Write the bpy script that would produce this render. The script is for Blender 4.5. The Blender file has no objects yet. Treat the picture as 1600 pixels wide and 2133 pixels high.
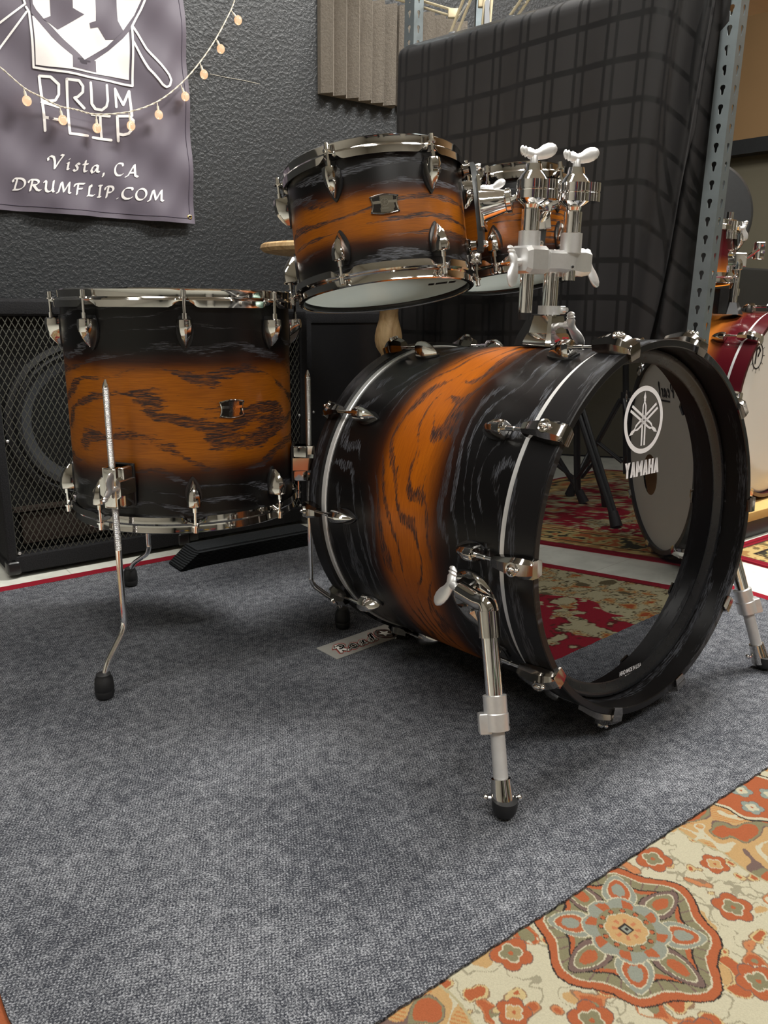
import bpy, bmesh, math, random
import numpy as np
from math import sin, cos, pi, radians, sqrt, atan2, exp
from mathutils import Vector, Matrix
random.seed(7)
C = bpy.context.scene.collection
SC = bpy.context.scene

# ------------------------------------------------------------------ camera
F_PX, PITCH, ROLL, CAM_H = 1645.3, 0.2621, 0.0168, 0.6647
_f = Vector((0, cos(PITCH), -sin(PITCH))); _u0 = Vector((0, sin(PITCH), cos(PITCH))); _r0 = Vector((1, 0, 0))
CR = _r0*cos(ROLL) + _u0*sin(ROLL); CU = -_r0*sin(ROLL) + _u0*cos(ROLL); CF = _f
CO = Vector((0, 0, CAM_H))
cd = bpy.data.cameras.new('camera'); cam = bpy.data.objects.new('camera', cd); C.objects.link(cam)
cd.sensor_fit = 'VERTICAL'; cd.sensor_height = 36.0; cd.lens = F_PX/2133*36.0; cd.clip_start = 0.02
M4 = Matrix.Identity(4)
for i in range(3):
    M4[i][0] = CR[i]; M4[i][1] = CU[i]; M4[i][2] = -CF[i]; M4[i][3] = CO[i]
cam.matrix_world = M4
SC.camera = cam
vs = SC.view_settings
vs.view_transform = 'Standard'; vs.look = 'None'; vs.gamma = 1.0; vs.exposure = 0.35
vs.use_curve_mapping = False
w = bpy.data.worlds.new('world'); SC.world = w; w.use_nodes = True
w.node_tree.nodes['Background'].inputs[0].default_value = (0.8, 0.9, 1, 1)
w.node_tree.nodes['Background'].inputs[1].default_value = 0.03

TH = radians(37.5)
W = Vector((cos(TH), sin(TH), 0)); V = Vector((-sin(TH), cos(TH), 0)); Z = Vector((0, 0, 1))
def ws(s, t, z=0.0): return W*s + V*t + Z*z
TW = 2.38          # black wall behind the kit
LIGHTS = [(2.0, 1.05, 82), (0.2, 1.2, 9), (-1.3, 1.15, 11), (1.75, -1.2, 11), (0.2, -0.95, 31), (3.5, 1.0, 18)]  # first placed from the bulb shadows, the others added to light the room
CEIL = 2.75
for (s, t, p) in LIGHTS:
    l = bpy.data.lights.new('ceiling_lamp', 'AREA'); l.shape = 'RECTANGLE'; l.size = 1.15; l.size_y = 0.3; l.energy = p
    l.color = (1.0, 0.985, 0.945)
    lo = bpy.data.objects.new('ceiling_lamp', l); C.objects.link(lo); lo.location = ws(s, t, CEIL-0.035); lo.rotation_euler = (0, 0, TH)

# ------------------------------------------------------------------ helpers
def ray(px, py): return CR*((px-800)/F_PX) - CU*((py-1066.5)/F_PX) + CF
def hit(px, py, p0, n):
    d = ray(px, py); return CO + d*(((p0-CO).dot(n))/d.dot(n))
def wallpt(px, py, t=TW):
    p = hit(px, py, V*t, V); return p.dot(W), p.z

class BM:
    def __init__(s):
        s.bm = bmesh.new(); s.uv = s.bm.loops.layers.uv.new('UVMap')
    def add(s, verts, faces, M=None, uvs=None, mi=0):
        vv = [s.bm.verts.new((M @ Vector(v)) if M is not None else Vector(v)) for v in verts]
        for fi, f in enumerate(faces):
            try: fc = s.bm.faces.new([vv[i] for i in f])
            except ValueError: continue
            fc.material_index = mi; fc.smooth = True
            if uvs is not None:
                for k, lp in enumerate(fc.loops): lp[s.uv].uv = uvs[fi][k]
        return s
    def lathe(s, prof, n=48, M=None, closed=False, mod=None, cap0=False, cap1=False, mi=0, rref=None, a0=0.0, a1=2*pi):
        full = abs(a1-a0-2*pi) < 1e-6
        m = len(prof); vs_ = []; nn = n if full else n+1
        for i in range(nn):
            a = a0+(a1-a0)*i/n
            for k, (r, z) in enumerate(prof):
                if mod: r, z = mod(k, a, r, z)
                vs_.append((r*cos(a), r*sin(a), z))
        fs = []; uvs = []
        for i in range(n):
            j = (i+1) % nn
            for k in range(m if closed else m-1):
                l = (k+1) % m
                fs.append((i*m+k, j*m+k, j*m+l, i*m+l))
                R_ = rref or max(p[0] for p in prof)
                ua, ub = (a0+(a1-a0)*i/n)*R_, (a0+(a1-a0)*(i+1)/n)*R_
                uvs.append([(ua, prof[k][1]), (ub, prof[k][1]), (ub, prof[l][1]), (ua, prof[l][1])])
        if full and cap0: fs.append(tuple(i*m for i in range(n))[::-1]); uvs.append([(0, 0)]*n)
        if full and cap1: fs.append(tuple(i*m+m-1 for i in range(n))); uvs.append([(0, 0)]*n)
        return s.add(vs_, fs, M, uvs, mi)
    def box(s, x0, x1, y0, y1, z0, z1, M=None, b=0.0, mi=0):
        if b <= 0:
            v = [(x, y, z) for x in (x0, x1) for y in (y0, y1) for z in (z0, z1)]
            f = [(0, 1, 3, 2), (4, 6, 7, 5), (0, 4, 5, 1), (2, 3, 7, 6), (0, 2, 6, 4), (1, 5, 7, 3)]
            return s.add(v, f, M, None, mi)
        t = bmesh.new(); r = bmesh.ops.create_cube(t, size=1)
        for v in t.verts: v.co = Vector(((x0+x1)/2+v.co.x*(x1-x0), (y0+y1)/2+v.co.y*(y1-y0), (z0+z1)/2+v.co.z*(z1-z0)))
        bmesh.ops.bevel(t, geom=t.edges[:], offset=b, segments=3, affect='EDGES', profile=0.6)
        vl = [v.co.copy() for v in t.verts]; t.verts.index_update()
        fl = [tuple(v.index for v in f.verts) for f in t.faces]; t.free()
        return s.add(vl, fl, M, None, mi)
    def tube(s, pts, r, n=12, M=None, caps=True, mi=0):
        pts = [Vector(p) for p in pts]; rs = r if isinstance(r, (list, tuple)) else [r]*len(pts)
        vs_ = []; up = None
        for i, p in enumerate(pts):
            d = (pts[min(i+1, len(pts)-1)]-pts[max(i-1, 0)]).normalized()
            if up is None: up = d.orthogonal().normalized()
            up = (up-d*up.dot(d)); up = up.normalized() if up.length > 1e-6 else d.orthogonal().normalized()
            b = d.cross(up)
            for k in range(n):
                a = 2*pi*k/n; vs_.append(p+(up*cos(a)+b*sin(a))*rs[i])
        fs = [(i*n+k, i*n+(k+1) % n, (i+1)*n+(k+1) % n, (i+1)*n+k) for i in range(len(pts)-1) for k in range(n)]
        if caps: fs += [tuple(range(n))[::-1], tuple((len(pts)-1)*n+k for k in range(n))]
        return s.add(vs_, fs, M, None, mi)
    def prism(s, pts, z0, z1, M=None, mi=0):
        n = len(pts); vs_ = [(x, y, z0) for x, y in pts]+[(x, y, z1) for x, y in pts]
        fs = [tuple(range(n))[::-1], tuple(range(n, 2*n))]+[(i, (i+1) % n, n+(i+1) % n, n+i) for i in range(n)]
        return s.add(vs_, fs, M, None, mi)
    def loft(s, rings, M=None, caps=True, mi=0):
        n = len(rings[0]); vs_ = [p for r in rings for p in r]
        fs = [(i*n+k, i*n+(k+1) % n, (i+1)*n+(k+1) % n, (i+1)*n+k) for i in range(len(rings)-1) for k in range(n)]
        if caps: fs += [tuple(range(n))[::-1], tuple((len(rings)-1)*n+k for k in range(n))]
        return s.add(vs_, fs, M, None, mi)
    def ball(s, c, r, M=None, n=16, mi=0):
        rr = r if isinstance(r, (tuple, list)) else (r, r, r)
        MM = Matrix.Translation(Vector(c)) @ Matrix.Diagonal((rr[0], rr[1], rr[2], 1))
        if M is not None: MM = M @ MM
        m = n//2
        return s.lathe([(max(1e-4, sin(pi*k/m)), -cos(pi*k/m)) for k in range(m+1)], n, MM, mi=mi)

def obj(name, b, m, parent=None, M=None, sharp=32, label=None, world=None):
    """link a mesh; world = matrix of the mesh frame in world space"""
    bm = b.bm if isinstance(b, BM) else b
    bmesh.ops.recalc_face_normals(bm, faces=bm.faces[:])
    if sharp:
        th = radians(sharp)
        for e in bm.edges:
            if len(e.link_faces) == 2: e.smooth = e.calc_face_angle(0) < th
    me = bpy.data.meshes.new(name); bm.to_mesh(me); bm.free()
    for mm in (m if isinstance(m, list) else [m]): me.materials.append(mm)
    return link(name, me, parent, world, label)
WM = {}
def link(name, me, parent=None, world=None, label=None):
    o = bpy.data.objects.new(name, me); C.objects.link(o)
    world = world if world is not None else Matrix.Identity(4)
    if parent is not None:
        o.parent = parent; o.matrix_local = WM[parent.name].inverted() @ world
    else: o.matrix_local = world
    WM[o.name] = world.copy()
    if label: o['label'] = label
    return o
def thing(name, label, cat, M, group=None):
    o = bpy.data.objects.new(name, None); C.objects.link(o); o.empty_display_size = 0.05
    o.matrix_local = M; WM[o.name] = M.copy()
    o['label'] = label; o['category'] = cat
    if group: o['group'] = group
    return o
def tag(o, label, cat, group=None):
    o['label'] = label; o['category'] = cat
    if group: o['group'] = group
    return o
def struct(name, b, m, world=None, kind='structure', sharp=32):
    o = obj(name, b, m, None, None, sharp, None, world); o['kind'] = kind; return o
def frame(o, x, y, z):
    M = Matrix.Identity(4)
    for i in range(3): M[i][0] = x[i]; M[i][1] = y[i]; M[i][2] = z[i]; M[i][3] = o[i]
    return M
def zframe(o, z, hint=None):
    z = z.normalized(); h = hint or (Z if abs(z.z) < 0.9 else Vector((1, 0, 0)))
    x = (h-z*h.dot(z)).normalized(); return frame(o, x, z.cross(x), z)
T = Matrix.Translation
def RZ(a): return Matrix.Rotation(a, 4, 'Z')
def RX(a): return Matrix.Rotation(a, 4, 'X')
def RY(a): return Matrix.Rotation(a, 4, 'Y')
WSF = frame(Vector((0, 0, 0)), W, V, Z)     # room frame: x = along the wall, y = towards the wall

# ------------------------------------------------------------------ materials
def lin(r, g, b):
    f = lambda c: ((c/255+0.055)/1.055)**2.4 if c/255 > 0.04045 else c/255/12.92
    return (f(r), f(g), f(b), 1)
class NT:
    def __init__(s, name):
        s.m = bpy.data.materials.new(name); s.m.use_nodes = True; s.t = s.m.node_tree
        s.p = s.t.nodes['Principled BSDF']
    def n(s, typ, **k):
        nd = s.t.nodes.new(typ)
        for a, v in k.items(): setattr(nd, a, v)
        return nd
    def inp(s, nd, i, v):
        if v is None: return
        if isinstance(v, bpy.types.NodeSocket): s.t.links.new(v, nd.inputs[i])
        else: nd.inputs[i].default_value = v
    def math(s, op, a, b=None, c=None, clamp=False):
        nd = s.n('ShaderNodeMath', operation=op, use_clamp=clamp); s.inp(nd, 0, a); s.inp(nd, 1, b); s.inp(nd, 2, c); return nd.outputs[0]
    def noise(s, vec, scale, detail=2, rough=0.5, dist=0.0):
        nd = s.n('ShaderNodeTexNoise'); s.inp(nd, 'Vector', vec); s.inp(nd, 'Scale', scale); s.inp(nd, 'Detail', detail)
        s.inp(nd, 'Roughness', rough); s.inp(nd, 'Distortion', dist); return nd.outputs[0]
    def comb(s, x, y, z=0.0):
        nd = s.n('ShaderNodeCombineXYZ'); s.inp(nd, 0, x); s.inp(nd, 1, y); s.inp(nd, 2, z); return nd.outputs[0]
    def sep(s, v):
        nd = s.n('ShaderNodeSeparateXYZ'); s.inp(nd, 0, v); return nd.outputs
    def coord(s, kind='Object'):
        return s.n('ShaderNodeTexCoord').outputs[kind]
    def mix(s, f, a, b):
        nd = s.n('ShaderNodeMix', data_type='RGBA'); s.inp(nd, 0, f); s.inp(nd, 6, a); s.inp(nd, 7, b); return nd.outputs[2]
    def ss(s, v, e0, e1, o0=0.0, o1=1.0):
        nd = s.n('ShaderNodeMapRange', interpolation_type='SMOOTHSTEP'); s.inp(nd, 0, v); s.inp(nd, 1, e0); s.inp(nd, 2, e1); s.inp(nd, 3, o0); s.inp(nd, 4, o1); return nd.outputs[0]
    def bump(s, h, strength=0.3, dist=0.002):
        nd = s.n('ShaderNodeBump'); s.inp(nd, 'Strength', strength); s.inp(nd, 'Distance', dist); s.inp(nd, 'Height', h)
        s.t.links.new(nd.outputs[0], s.p.inputs['Normal'])
    def set(s, **k):
        for a, v in k.items(): s.inp(s.p, {'color': 'Base Color', 'rough': 'Roughness', 'metal': 'Metallic', 'ior': 'IOR', 'coat': 'Coat Weight', 'coat_rough': 'Coat Roughness',
                                           'trans': 'Transmission Weight', 'emit': 'Emission Color', 'emit_s': 'Emission Strength', 'spec': 'Specular IOR Level', 'aniso': 'Anisotropic', 'sheen': 'Sheen Weight'}[a], v)
        return s
def plain(name, col, rough=0.5, metal=0.0, nscale=60.0, namp=0.12, bump=0.0, bscale=None, **k):
    """a procedural material: colour broken up by fine noise, optional bump"""
    t = NT(name); co = t.coord(); nz = t.noise(co, nscale, 3)
    c2 = tuple(max(0, min(1, c*(1-namp))) for c in col[:3])+(1,); c3 = tuple(max(0, min(1, c*(1+namp))) for c in col[:3])+(1,)
    t.set(color=t.mix(nz, c2, c3), rough=t.math('ADD', t.math('MULTIPLY', nz, 0.08), max(0.0, rough-0.04)), metal=metal, **k)
    if bump: t.bump(t.noise(co, bscale or nscale, 3), bump, 0.001)
    return t.m
NICK = plain('black_nickel', (0.60, 0.58, 0.55, 1), 0.07, 1.0, 30, 0.05)
NICKD = plain('dark_black_nickel', (0.30, 0.28, 0.26, 1), 0.09, 1.0, 30, 0.05)
CHROME = plain('chrome', (0.93, 0.92, 0.91, 1), 0.06, 1.0, 30, 0.03)
SATIN = plain('satin_aluminium', (0.80, 0.80, 0.80, 1), 0.38, 0.8, 200, 0.05)
COLLAR = plain('drumhead_collar_aluminium', (0.84, 0.84, 0.83, 1), 0.36, 0.55, 150, 0.03)
STEEL = plain('galvanised_grey_steel', lin(128, 138, 142), 0.42, 0.6, 40, 0.15)
RUBBER = plain('black_rubber', (0.012, 0.012, 0.013, 1), 0.55, 0, 80, 0.2, 0.15, 400)
BLACKP = plain('black_plastic', (0.012, 0.012, 0.013, 1), 0.3, 0, 80, 0.2)
BLACKM = plain('black_painted_metal', (0.02, 0.021, 0.022, 1), 0.35, 0.2, 80, 0.2)
WHITEP = plain('white_print', (0.86, 0.87, 0.9, 1), 0.5, 0, 80, 0.03)
BLACKI = plain('black_print', (0.01, 0.01, 0.012, 1), 0.5, 0, 80, 0.03)
CLOTHW = plain('white_banner_print', lin(232, 228, 226), 0.7, 0, 40, 0.04)
GREYC = plain('grey_tin', lin(90, 92, 95), 0.5, 0, 80, 0.1)

def wood_shell(name, orange, edge, blk, v0, v1, soft, seed, freq=15.0, amp=5.0, loopx=2.2, grain_dark=(0.016, 0.012, 0.014, 1), grain_light=(0.085, 0.09, 0.105, 1), amt=1.0):
    t = NT(name); uv = t.coord('UV'); x, y, _ = t.sep(uv)
    x = t.math('ADD', x, seed*1.37); 
    big = t.noise(t.comb(t.math('MULTIPLY', x, loopx), t.math('MULTIPLY', y, 5.5), seed), 1.0, 2, 0.45)
    jit = t.noise(t.comb(t.math('MULTIPLY', x, 34), t.math('MULTIPLY', y, 260), seed), 1.0, 3, 0.65)
    f = t.math('ADD', t.math('MULTIPLY', y, freq), t.math('MULTIPLY', big, amp))
    f = t.math('ADD', f, t.math('MULTIPLY', jit, 0.62))
    fr = t.math('ABSOLUTE', t.math('SUBTRACT', t.math('FRACT', f), 0.5))
    wv = t.noise(t.comb(t.math('MULTIPLY', x, 6), t.math('MULTIPLY', y, 16), seed+3), 1.0, 2)
    wid = t.math('MULTIPLY', t.ss(wv, 0.34, 0.66), 0.24)
    line = t.ss(t.math('SUBTRACT', wid, fr), -0.02, 0.05)
    pore = t.noise(t.comb(t.math('MULTIPLY', x, 55), t.math('MULTIPLY', y, 900), seed), 1.0, 2, 0.6)
    brk = t.ss(pore, 0.40, 0.52)
    line = t.math('MULTIPLY', line, t.math('ADD', t.math('MULTIPLY', brk, 0.75), 0.25))
    fine = t.noise(t.comb(t.math('MULTIPLY', x, 28), t.math('MULTIPLY', y, 1100), seed+1), 1.0, 3, 0.65)
    wob = t.math('MULTIPLY', t.math('SUBTRACT', t.noise(t.comb(t.math('MULTIPLY', x, 3), t.math('MULTIPLY', y, 6), seed), 1.0, 1), 0.5), soft*0.9)
    yy = t.math('ADD', y, wob)
    band = t.math('MULTIPLY', t.ss(yy, v0-soft, v0+soft*0.7), t.ss(yy, v1+soft, v1-soft*0.7))
    cl = t.noise(t.comb(t.math('MULTIPLY', x, 5), t.math('MULTIPLY', y, 12), seed+5), 1.0, 2)
    og = t.mix(t.math('MULTIPLY', t.ss(fine, 0.35, 0.7), 0.55), orange, edge)
    og = t.mix(t.math('MULTIPLY', t.ss(cl, 0.35, 0.7), 0.35), og, edge)
    brn = t.mix(t.ss(fine, 0.3, 0.7), lin(58, 26, 12), lin(38, 18, 10))
    body = t.mix(t.ss(band, 0.0, 0.5), blk, brn); body = t.mix(t.ss(band, 0.35, 1.0), body, og)
    gl = t.math('MULTIPLY', line, amt)
    gcol = t.mix(t.ss(band, 0.05, 0.6), grain_light, grain_dark)
    bk2 = t.math('MULTIPLY', t.ss(pore, 0.47, 0.56), t.math('ADD', 0.35, t.math('MULTIPLY', t.ss(wv, 0.4, 0.6), 0.65)))
    gfac = t.math('MULTIPLY', gl, t.math('ADD', t.math('MULTIPLY', band, 0.95), t.math('MULTIPLY', t.math('SUBTRACT', 1.0, band), bk2)), clamp=True)
    col = t.mix(gfac, body, gcol)
    t.set(color=col, rough=t.math('ADD', t.math('MULTIPLY', line, 0.14), 0.31), spec=0.32)
    t.bump(t.math('SUBTRACT', 1.0, t.math('ADD', t.math('MULTIPLY', line, 0.8), t.math('MULTIPLY', fine, 0.2))), 0.25, 0.0008)
    return t.m
OR1, OR2, BK = lin(160, 92, 14), lin(98, 47, 10), lin(11, 10, 11)
MW_FT = wood_shell('oak_burst_floor_tom', OR1, OR2, BK, -0.290, -0.125, 0.045, 2.3, 26, 8.5, 2.6)
MW_BD = wood_shell('oak_burst_bass_drum', lin(182, 98, 12), lin(112, 50, 10), BK, -0.335, -0.22, 0.065, 5.2, 34, 11.0, 3.0)
MW_T1 = wood_shell('oak_burst_mounted_tom', OR1, OR2, BK, -0.155, -0.085, 0.034, 9.1, 34, 6.5, 2.2)
MW_T2 = wood_shell('oak_burst_small_tom', OR1, OR2, BK, -0.145, -0.08, 0.028, 12.7, 85, 2.0, 1.2)
MW_HOOP = wood_shell('black_oak_hoop', BK, BK, lin(22, 21, 22), 5, 6, 0.01, 4.4, 22, 2.5, 1.5, amt=0.7)

def head_mat():
    t = NT('hazy_clear_drumhead'); co = t.coord(); nz = t.noise(co, 8, 3)
    t.set(color=t.mix(nz, lin(128, 136, 132), lin(142, 148, 144)), rough=0.12, spec=0.9)
    tr = t.n('ShaderNodeBsdfTranslucent'); tr.inputs[0].default_value = (0.30, 0.33, 0.32, 1)
    mx = t.n('ShaderNodeMixShader'); mx.inputs[0].default_value = 0.45
    t.t.links.new(t.p.outputs[0], mx.inputs[1]); t.t.links.new(tr.outputs[0], mx.inputs[2])
    t.t.links.new(mx.outputs[0], t.t.nodes['Material Output'].inputs[0]); return t.m
def clear_mat():
    t = NT('clear_top_drumhead'); co = t.coord(); nz = t.noise(co, 8, 3)
    t.set(color=(0.9, 0.92, 0.92, 1), rough=0.08)
    tr = t.n('ShaderNodeBsdfTransparent'); tr.inputs[0].default_value = (0.95, 0.96, 0.96, 1)
    mx = t.n('ShaderNodeMixShader'); t.inp(mx, 0, t.math('SUBTRACT', 0.90, t.math('MULTIPLY', nz, 0.08)))
    t.t.links.new(t.p.outputs[0], mx.inputs[1]); t.t.links.new(tr.outputs[0], mx.inputs[2])
    t.t.links.new(mx.outputs[0], t.t.nodes['Material Output'].inputs[0]); return t.m
HEADC = head_mat(); HEADT = clear_mat()
HEADW = plain('white_drumhead', lin(225, 222, 214), 0.35, 0, 20, 0.02)
def translucent_white():
    t = NT('white_film_drumhead'); nz = t.noise(t.coord(), 20, 2)
    t.set(color=t.mix(nz, lin(216, 213, 205), lin(228, 225, 218)), rough=0.35)
    tr = t.n('ShaderNodeBsdfTranslucent'); tr.inputs[0].default_value = (0.85, 0.83, 0.78, 1)
    mx = t.n('ShaderNodeMixShader'); mx.inputs[0].default_value = 0.35
    t.t.links.new(t.p.outputs[0], mx.inputs[1]); t.t.links.new(tr.outputs[0], mx.inputs[2])
    t.t.links.new(mx.outputs[0], t.t.nodes['Material Output'].inputs[0]); return t.m
HEADF = translucent_white()
def mirror_head():
    t = NT('gloss_black_drumhead'); co = t.coord(); nz = t.noise(co, 3, 2)
    t.set(color=(0.004, 0.004, 0.005, 1), rough=0.0, ior=t.math('ADD', 2.15, t.math('MULTIPLY', nz, 0.02))); return t.m
HEADB = mirror_head()

def carpet_mat():
    t = NT('grey_ribbed_carpet'); co = t.coord(); x, y, z = t.sep(co)
    n1 = t.noise(co, 420, 4, 0.75); n2 = t.noise(co, 1500, 2, 0.6); n3 = t.noise(co, 5, 3)
    a = t.math('MULTIPLY', t.math('ADD', x, t.math('MULTIPLY', y, -0.55)), 1500.0)
    rib = t.math('MULTIPLY', t.math('ADD', t.math('SINE', t.math('ADD', a, t.math('MULTIPLY', n1, 5.0))), 1.0), 0.5)
    b = t.math('MULTIPLY', t.math('ADD', t.math('MULTIPLY', x, 0.5), y), 1700.0)
    rib2 = t.math('MULTIPLY', t.math('ADD', t.math('SINE', t.math('ADD', b, t.math('MULTIPLY', n1, 4.0))), 1.0), 0.5)
    n4 = t.noise(co, 60, 3, 0.7)
    v = t.math('ADD', t.math('MULTIPLY', n1, 0.78), t.math('ADD', t.math('MULTIPLY', t.math('MULTIPLY', rib, rib2), 0.08), t.math('MULTIPLY', n2, 0.26)))
    v = t.math('ADD', v, t.math('MULTIPLY', t.math('SUBTRACT', n4, 0.5), 0.22))
    v = t.math('ADD', v, t.math('MULTIPLY', t.math('SUBTRACT', n3, 0.5), 0.12))
    col = t.mix(t.ss(v, 0.46, 0.76), lin(48, 50, 57), lin(182, 184, 189))
    fl = t.ss(t.noise(co, 300, 4, 0.8), 0.66, 0.76)
    col = t.mix(t.math('MULTIPLY', fl, 0.45), col, lin(190, 186, 178))
    t.set(color=col, rough=0.95, spec=0.1); t.bump(v, 0.9, 0.003); return t.m
CARPET = carpet_mat()
def dcarpet():
    t = NT('black_ribbed_carpet'); co = t.coord(); x, y, z = t.sep(co)
    n1 = t.noise(co, 260, 3, 0.7)
    rib = t.math('MULTIPLY', t.math('ADD', t.math('SINE', t.math('ADD', t.math('MULTIPLY', z, 1500.0), t.math('MULTIPLY', n1, 2.0))), 1.0), 0.5)
    t.set(color=t.mix(t.math('MULTIPLY', rib, n1), lin(14, 15, 16), lin(70, 73, 76)), rough=0.95, spec=0.1); t.bump(rib, 0.8, 0.002); return t.m
DCARPET = dcarpet()
def fuzzy(name, a, b, sc=300):
    t = NT(name); co = t.coord(); n1 = t.noise(co, sc, 4, 0.75)
    t.set(color=t.mix(n1, a, b), rough=0.95, spec=0.1); t.bump(n1, 0.8, 0.003); return t.m
FUZZ = fuzzy('charcoal_cabinet_carpet', lin(12, 12, 13), lin(58, 58, 60))
FOAM = fuzzy('grey_acoustic_foam', lin(98, 92, 84), lin(142, 134, 124), 120)
def wallmat(name, a, b, rough=0.5):
    t = NT(name); co = t.coord(); n1 = t.noise(co, 95, 3, 0.55, 0.15); n2 = t.noise(co, 300, 2); n0 = t.noise(co, 2.5, 2)
    t.set(color=t.mix(n0, a, b), rough=rough, spec=0.45)
    t.bump(t.math('ADD', t.ss(n1, 0.4, 0.66), t.math('MULTIPLY', n2, 0.25)), 0.38, 0.0024); return t.m
WALLB = wallmat('textured_black_wall_paint', lin(37, 39, 41), lin(45, 47, 49), 0.45)
WALLT = plain('tan_wall_paint', lin(112, 86, 54), 0.7, 0, 2.0, 0.15, 0.3, 60)
WALLO = plain('olive_wall_paint', lin(84, 79, 64), 0.8, 0, 2.0, 0.1, 0.3, 60)
WALLG = plain('pale_grey_wall_paint', lin(186, 182, 172), 0.8, 0, 2.0, 0.1, 0.3, 60)
CEILM = plain('white_ceiling_tile', lin(190, 186, 176), 0.9, 0, 12, 0.08, 0.3, 200)
def tilemat():
    t = NT('white_vinyl_floor_tile'); co = t.coord(); n0 = t.noise(co, 9, 4, 0.6, 0.8); n1 = t.noise(co, 60, 3)
    x, y, z = t.sep(co)
    def joint(v, off):
        f = t.math('FRACT', t.math('ADD', t.math('MULTIPLY', v, 1/0.305), off)); return t.ss(t.math('ABSOLUTE', t.math('SUBTRACT', f, 0.5)), 0.492, 0.499)
    j = t.math('MAXIMUM', joint(x, 0.3), joint(y, 0.62))
    c = t.mix(t.ss(n0, 0.3, 0.75), lin(222, 222, 212), lin(196, 197, 188)); c = t.mix(t.math('MULTIPLY', t.ss(n1, 0.6, 0.75), 0.3), c, lin(160, 158, 145))
    t.set(color=t.mix(t.math('MULTIPLY', j, 0.6), c, lin(150, 146, 134)), rough=0.35); return t.m
TILE = tilemat()
def rugmat(name):
    t = NT(name); at = t.n('ShaderNodeAttribute', attribute_name='Col'); co = t.coord(); n1 = t.noise(co, 500, 3, 0.7)
    hs = t.mix(t.math('MULTIPLY', n1, 0.35), at.outputs[0], (0.02, 0.015, 0.01, 1))
    t.set(color=hs, rough=0.95, spec=0.1); t.bump(n1, 0.6, 0.002); return t.m
RUGM = rugmat('woven_rug_pile')
def paleturn():
    t = NT('pale_turned_wood'); co = t.coord(); x, y, z = t.sep(co)
    n1 = t.noise(t.comb(t.math('MULTIPLY', x, 30), t.math('MULTIPLY', y, 30), t.math('MULTIPLY', z, 12)), 1.0, 4, 0.6, 1.5)
    t.set(color=t.mix(t.ss(n1, 0.3, 0.75), lin(226, 196, 148), lin(176, 136, 88)), rough=0.5); return t.m
PINE = paleturn()
def plaid():
    t = NT('charcoal_plaid_tablecloth'); uv = t.coord('UV'); x, y, _ = t.sep(uv)
    def pair(v, per, o, w_, gap):
        f = t.math('MULTIPLY', t.math('SUBTRACT', t.math('FRACT', t.math('ADD', t.math('MULTIPLY', v, 1/per), o)), 0.5), per)
        f = t.math('ABSOLUTE', f)
        if gap: f = t.math('ABSOLUTE', t.math('SUBTRACT', f, gap))
        return t.ss(f, w_+0.0012, w_-0.0012)
    m = t.math('MAXIMUM', pair(x, 0.083, 0.1, 0.0042, 0.0115), pair(y, 0.088, 0.55, 0.007, 0))
    wv = t.noise(t.comb(t.math('MULTIPLY', x, 900), t.math('MULTIPLY', y, 900)), 1.0, 2)
    c = t.mix(m, lin(40, 39, 40), lin(24, 24, 25)); c = t.mix(t.math('MULTIPLY', wv, 0.25), c, lin(20, 20, 21))
    t.set(color=c, rough=t.ss(m, 0, 1, 0.62, 0.40), spec=0.35, sheen=0.05); return t.m
PLAID = plaid()
def banner_cloth():
    t = NT('purple_grey_banner_cloth'); co = t.coord(); n1 = t.noise(co, 1.6, 2); n2 = t.noise(co, 700, 2)
    c = t.mix(n1, lin(82, 74, 88), lin(96, 88, 98)); c = t.mix(t.math('MULTIPLY', n2, 0.15), c, lin(70, 64, 76))
    t.set(color=c, rough=0.6, sheen=0.3); return t.m
BANNER = banner_cloth()
def glow(name, col, s):
    t = NT(name); nz = t.noise(t.coord(), 3, 1)
    t.set(color=(0.8, 0.8, 0.8, 1), emit=t.mix(nz, col, tuple(c*0.97 for c in col[:3])+(1,)), emit_s=s); return t.m
GLOWC = glow('lit_diffuser', (1, 0.96, 0.88, 1), 7.0)
BULB = glow('warm_glass_bulb', (1.0, 0.58, 0.30, 1), 0.30); 
for nd in BULB.node_tree.nodes:
    if nd.type == 'BSDF_PRINCIPLED': nd.inputs['Base Color'].default_value = (1.0, 0.86, 0.74, 1); nd.inputs['Roughness'].default_value = 0.08; nd.inputs['Transmission Weight'].default_value = 0.85

# ------------------------------------------------------------------ room shell
b = BM(); b.box(-3.2, 4.4, -3.2, 3.4, -0.1, -0.012); struct('floor', b, TILE, WSF)
b = BM(); b.box(-3.2, 4.4, -3.2, 3.4, CEIL, CEIL+0.1); struct('ceiling', b, CEILM, WSF)
b = BM(); b.box(-3.2, 2.75, TW, TW+0.12, 0, CEIL); struct('wall_back', b, WALLB, WSF)
b = BM(); b.box(2.75, 4.4, 3.3, 3.4, 0, CEIL); struct('wall_far', b, WALLO, WSF)
b = BM(); b.box(2.63, 2.75, TW+0.12, 3.3, 0, CEIL); struct('wall_side', b, WALLB, WSF)
b = BM(); b.box(4.2, 4.3, -3.2, 3.3, 0, 1.42); struct('wall_right', b, WALLO, WSF)
b = BM(); b.box(4.2, 4.3, -3.2, 3.3, 1.49, CEIL); struct('wall_right_upper', b, WALLT, WSF)
b = BM(); b.box(4.12, 4.3, -3.2, 3.3, 1.42, 1.49); struct('trim_1', b, BLACKM, WSF)
b = BM(); b.box(-3.2, -3.1, -3.2, TW, 0, CEIL); struct('wall_left', b, WALLG, WSF)
b = BM(); b.box(-3.1, 4.3, -3.2, -3.1, 0, CEIL); struct('wall_front', b, WALLG, WSF)
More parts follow.
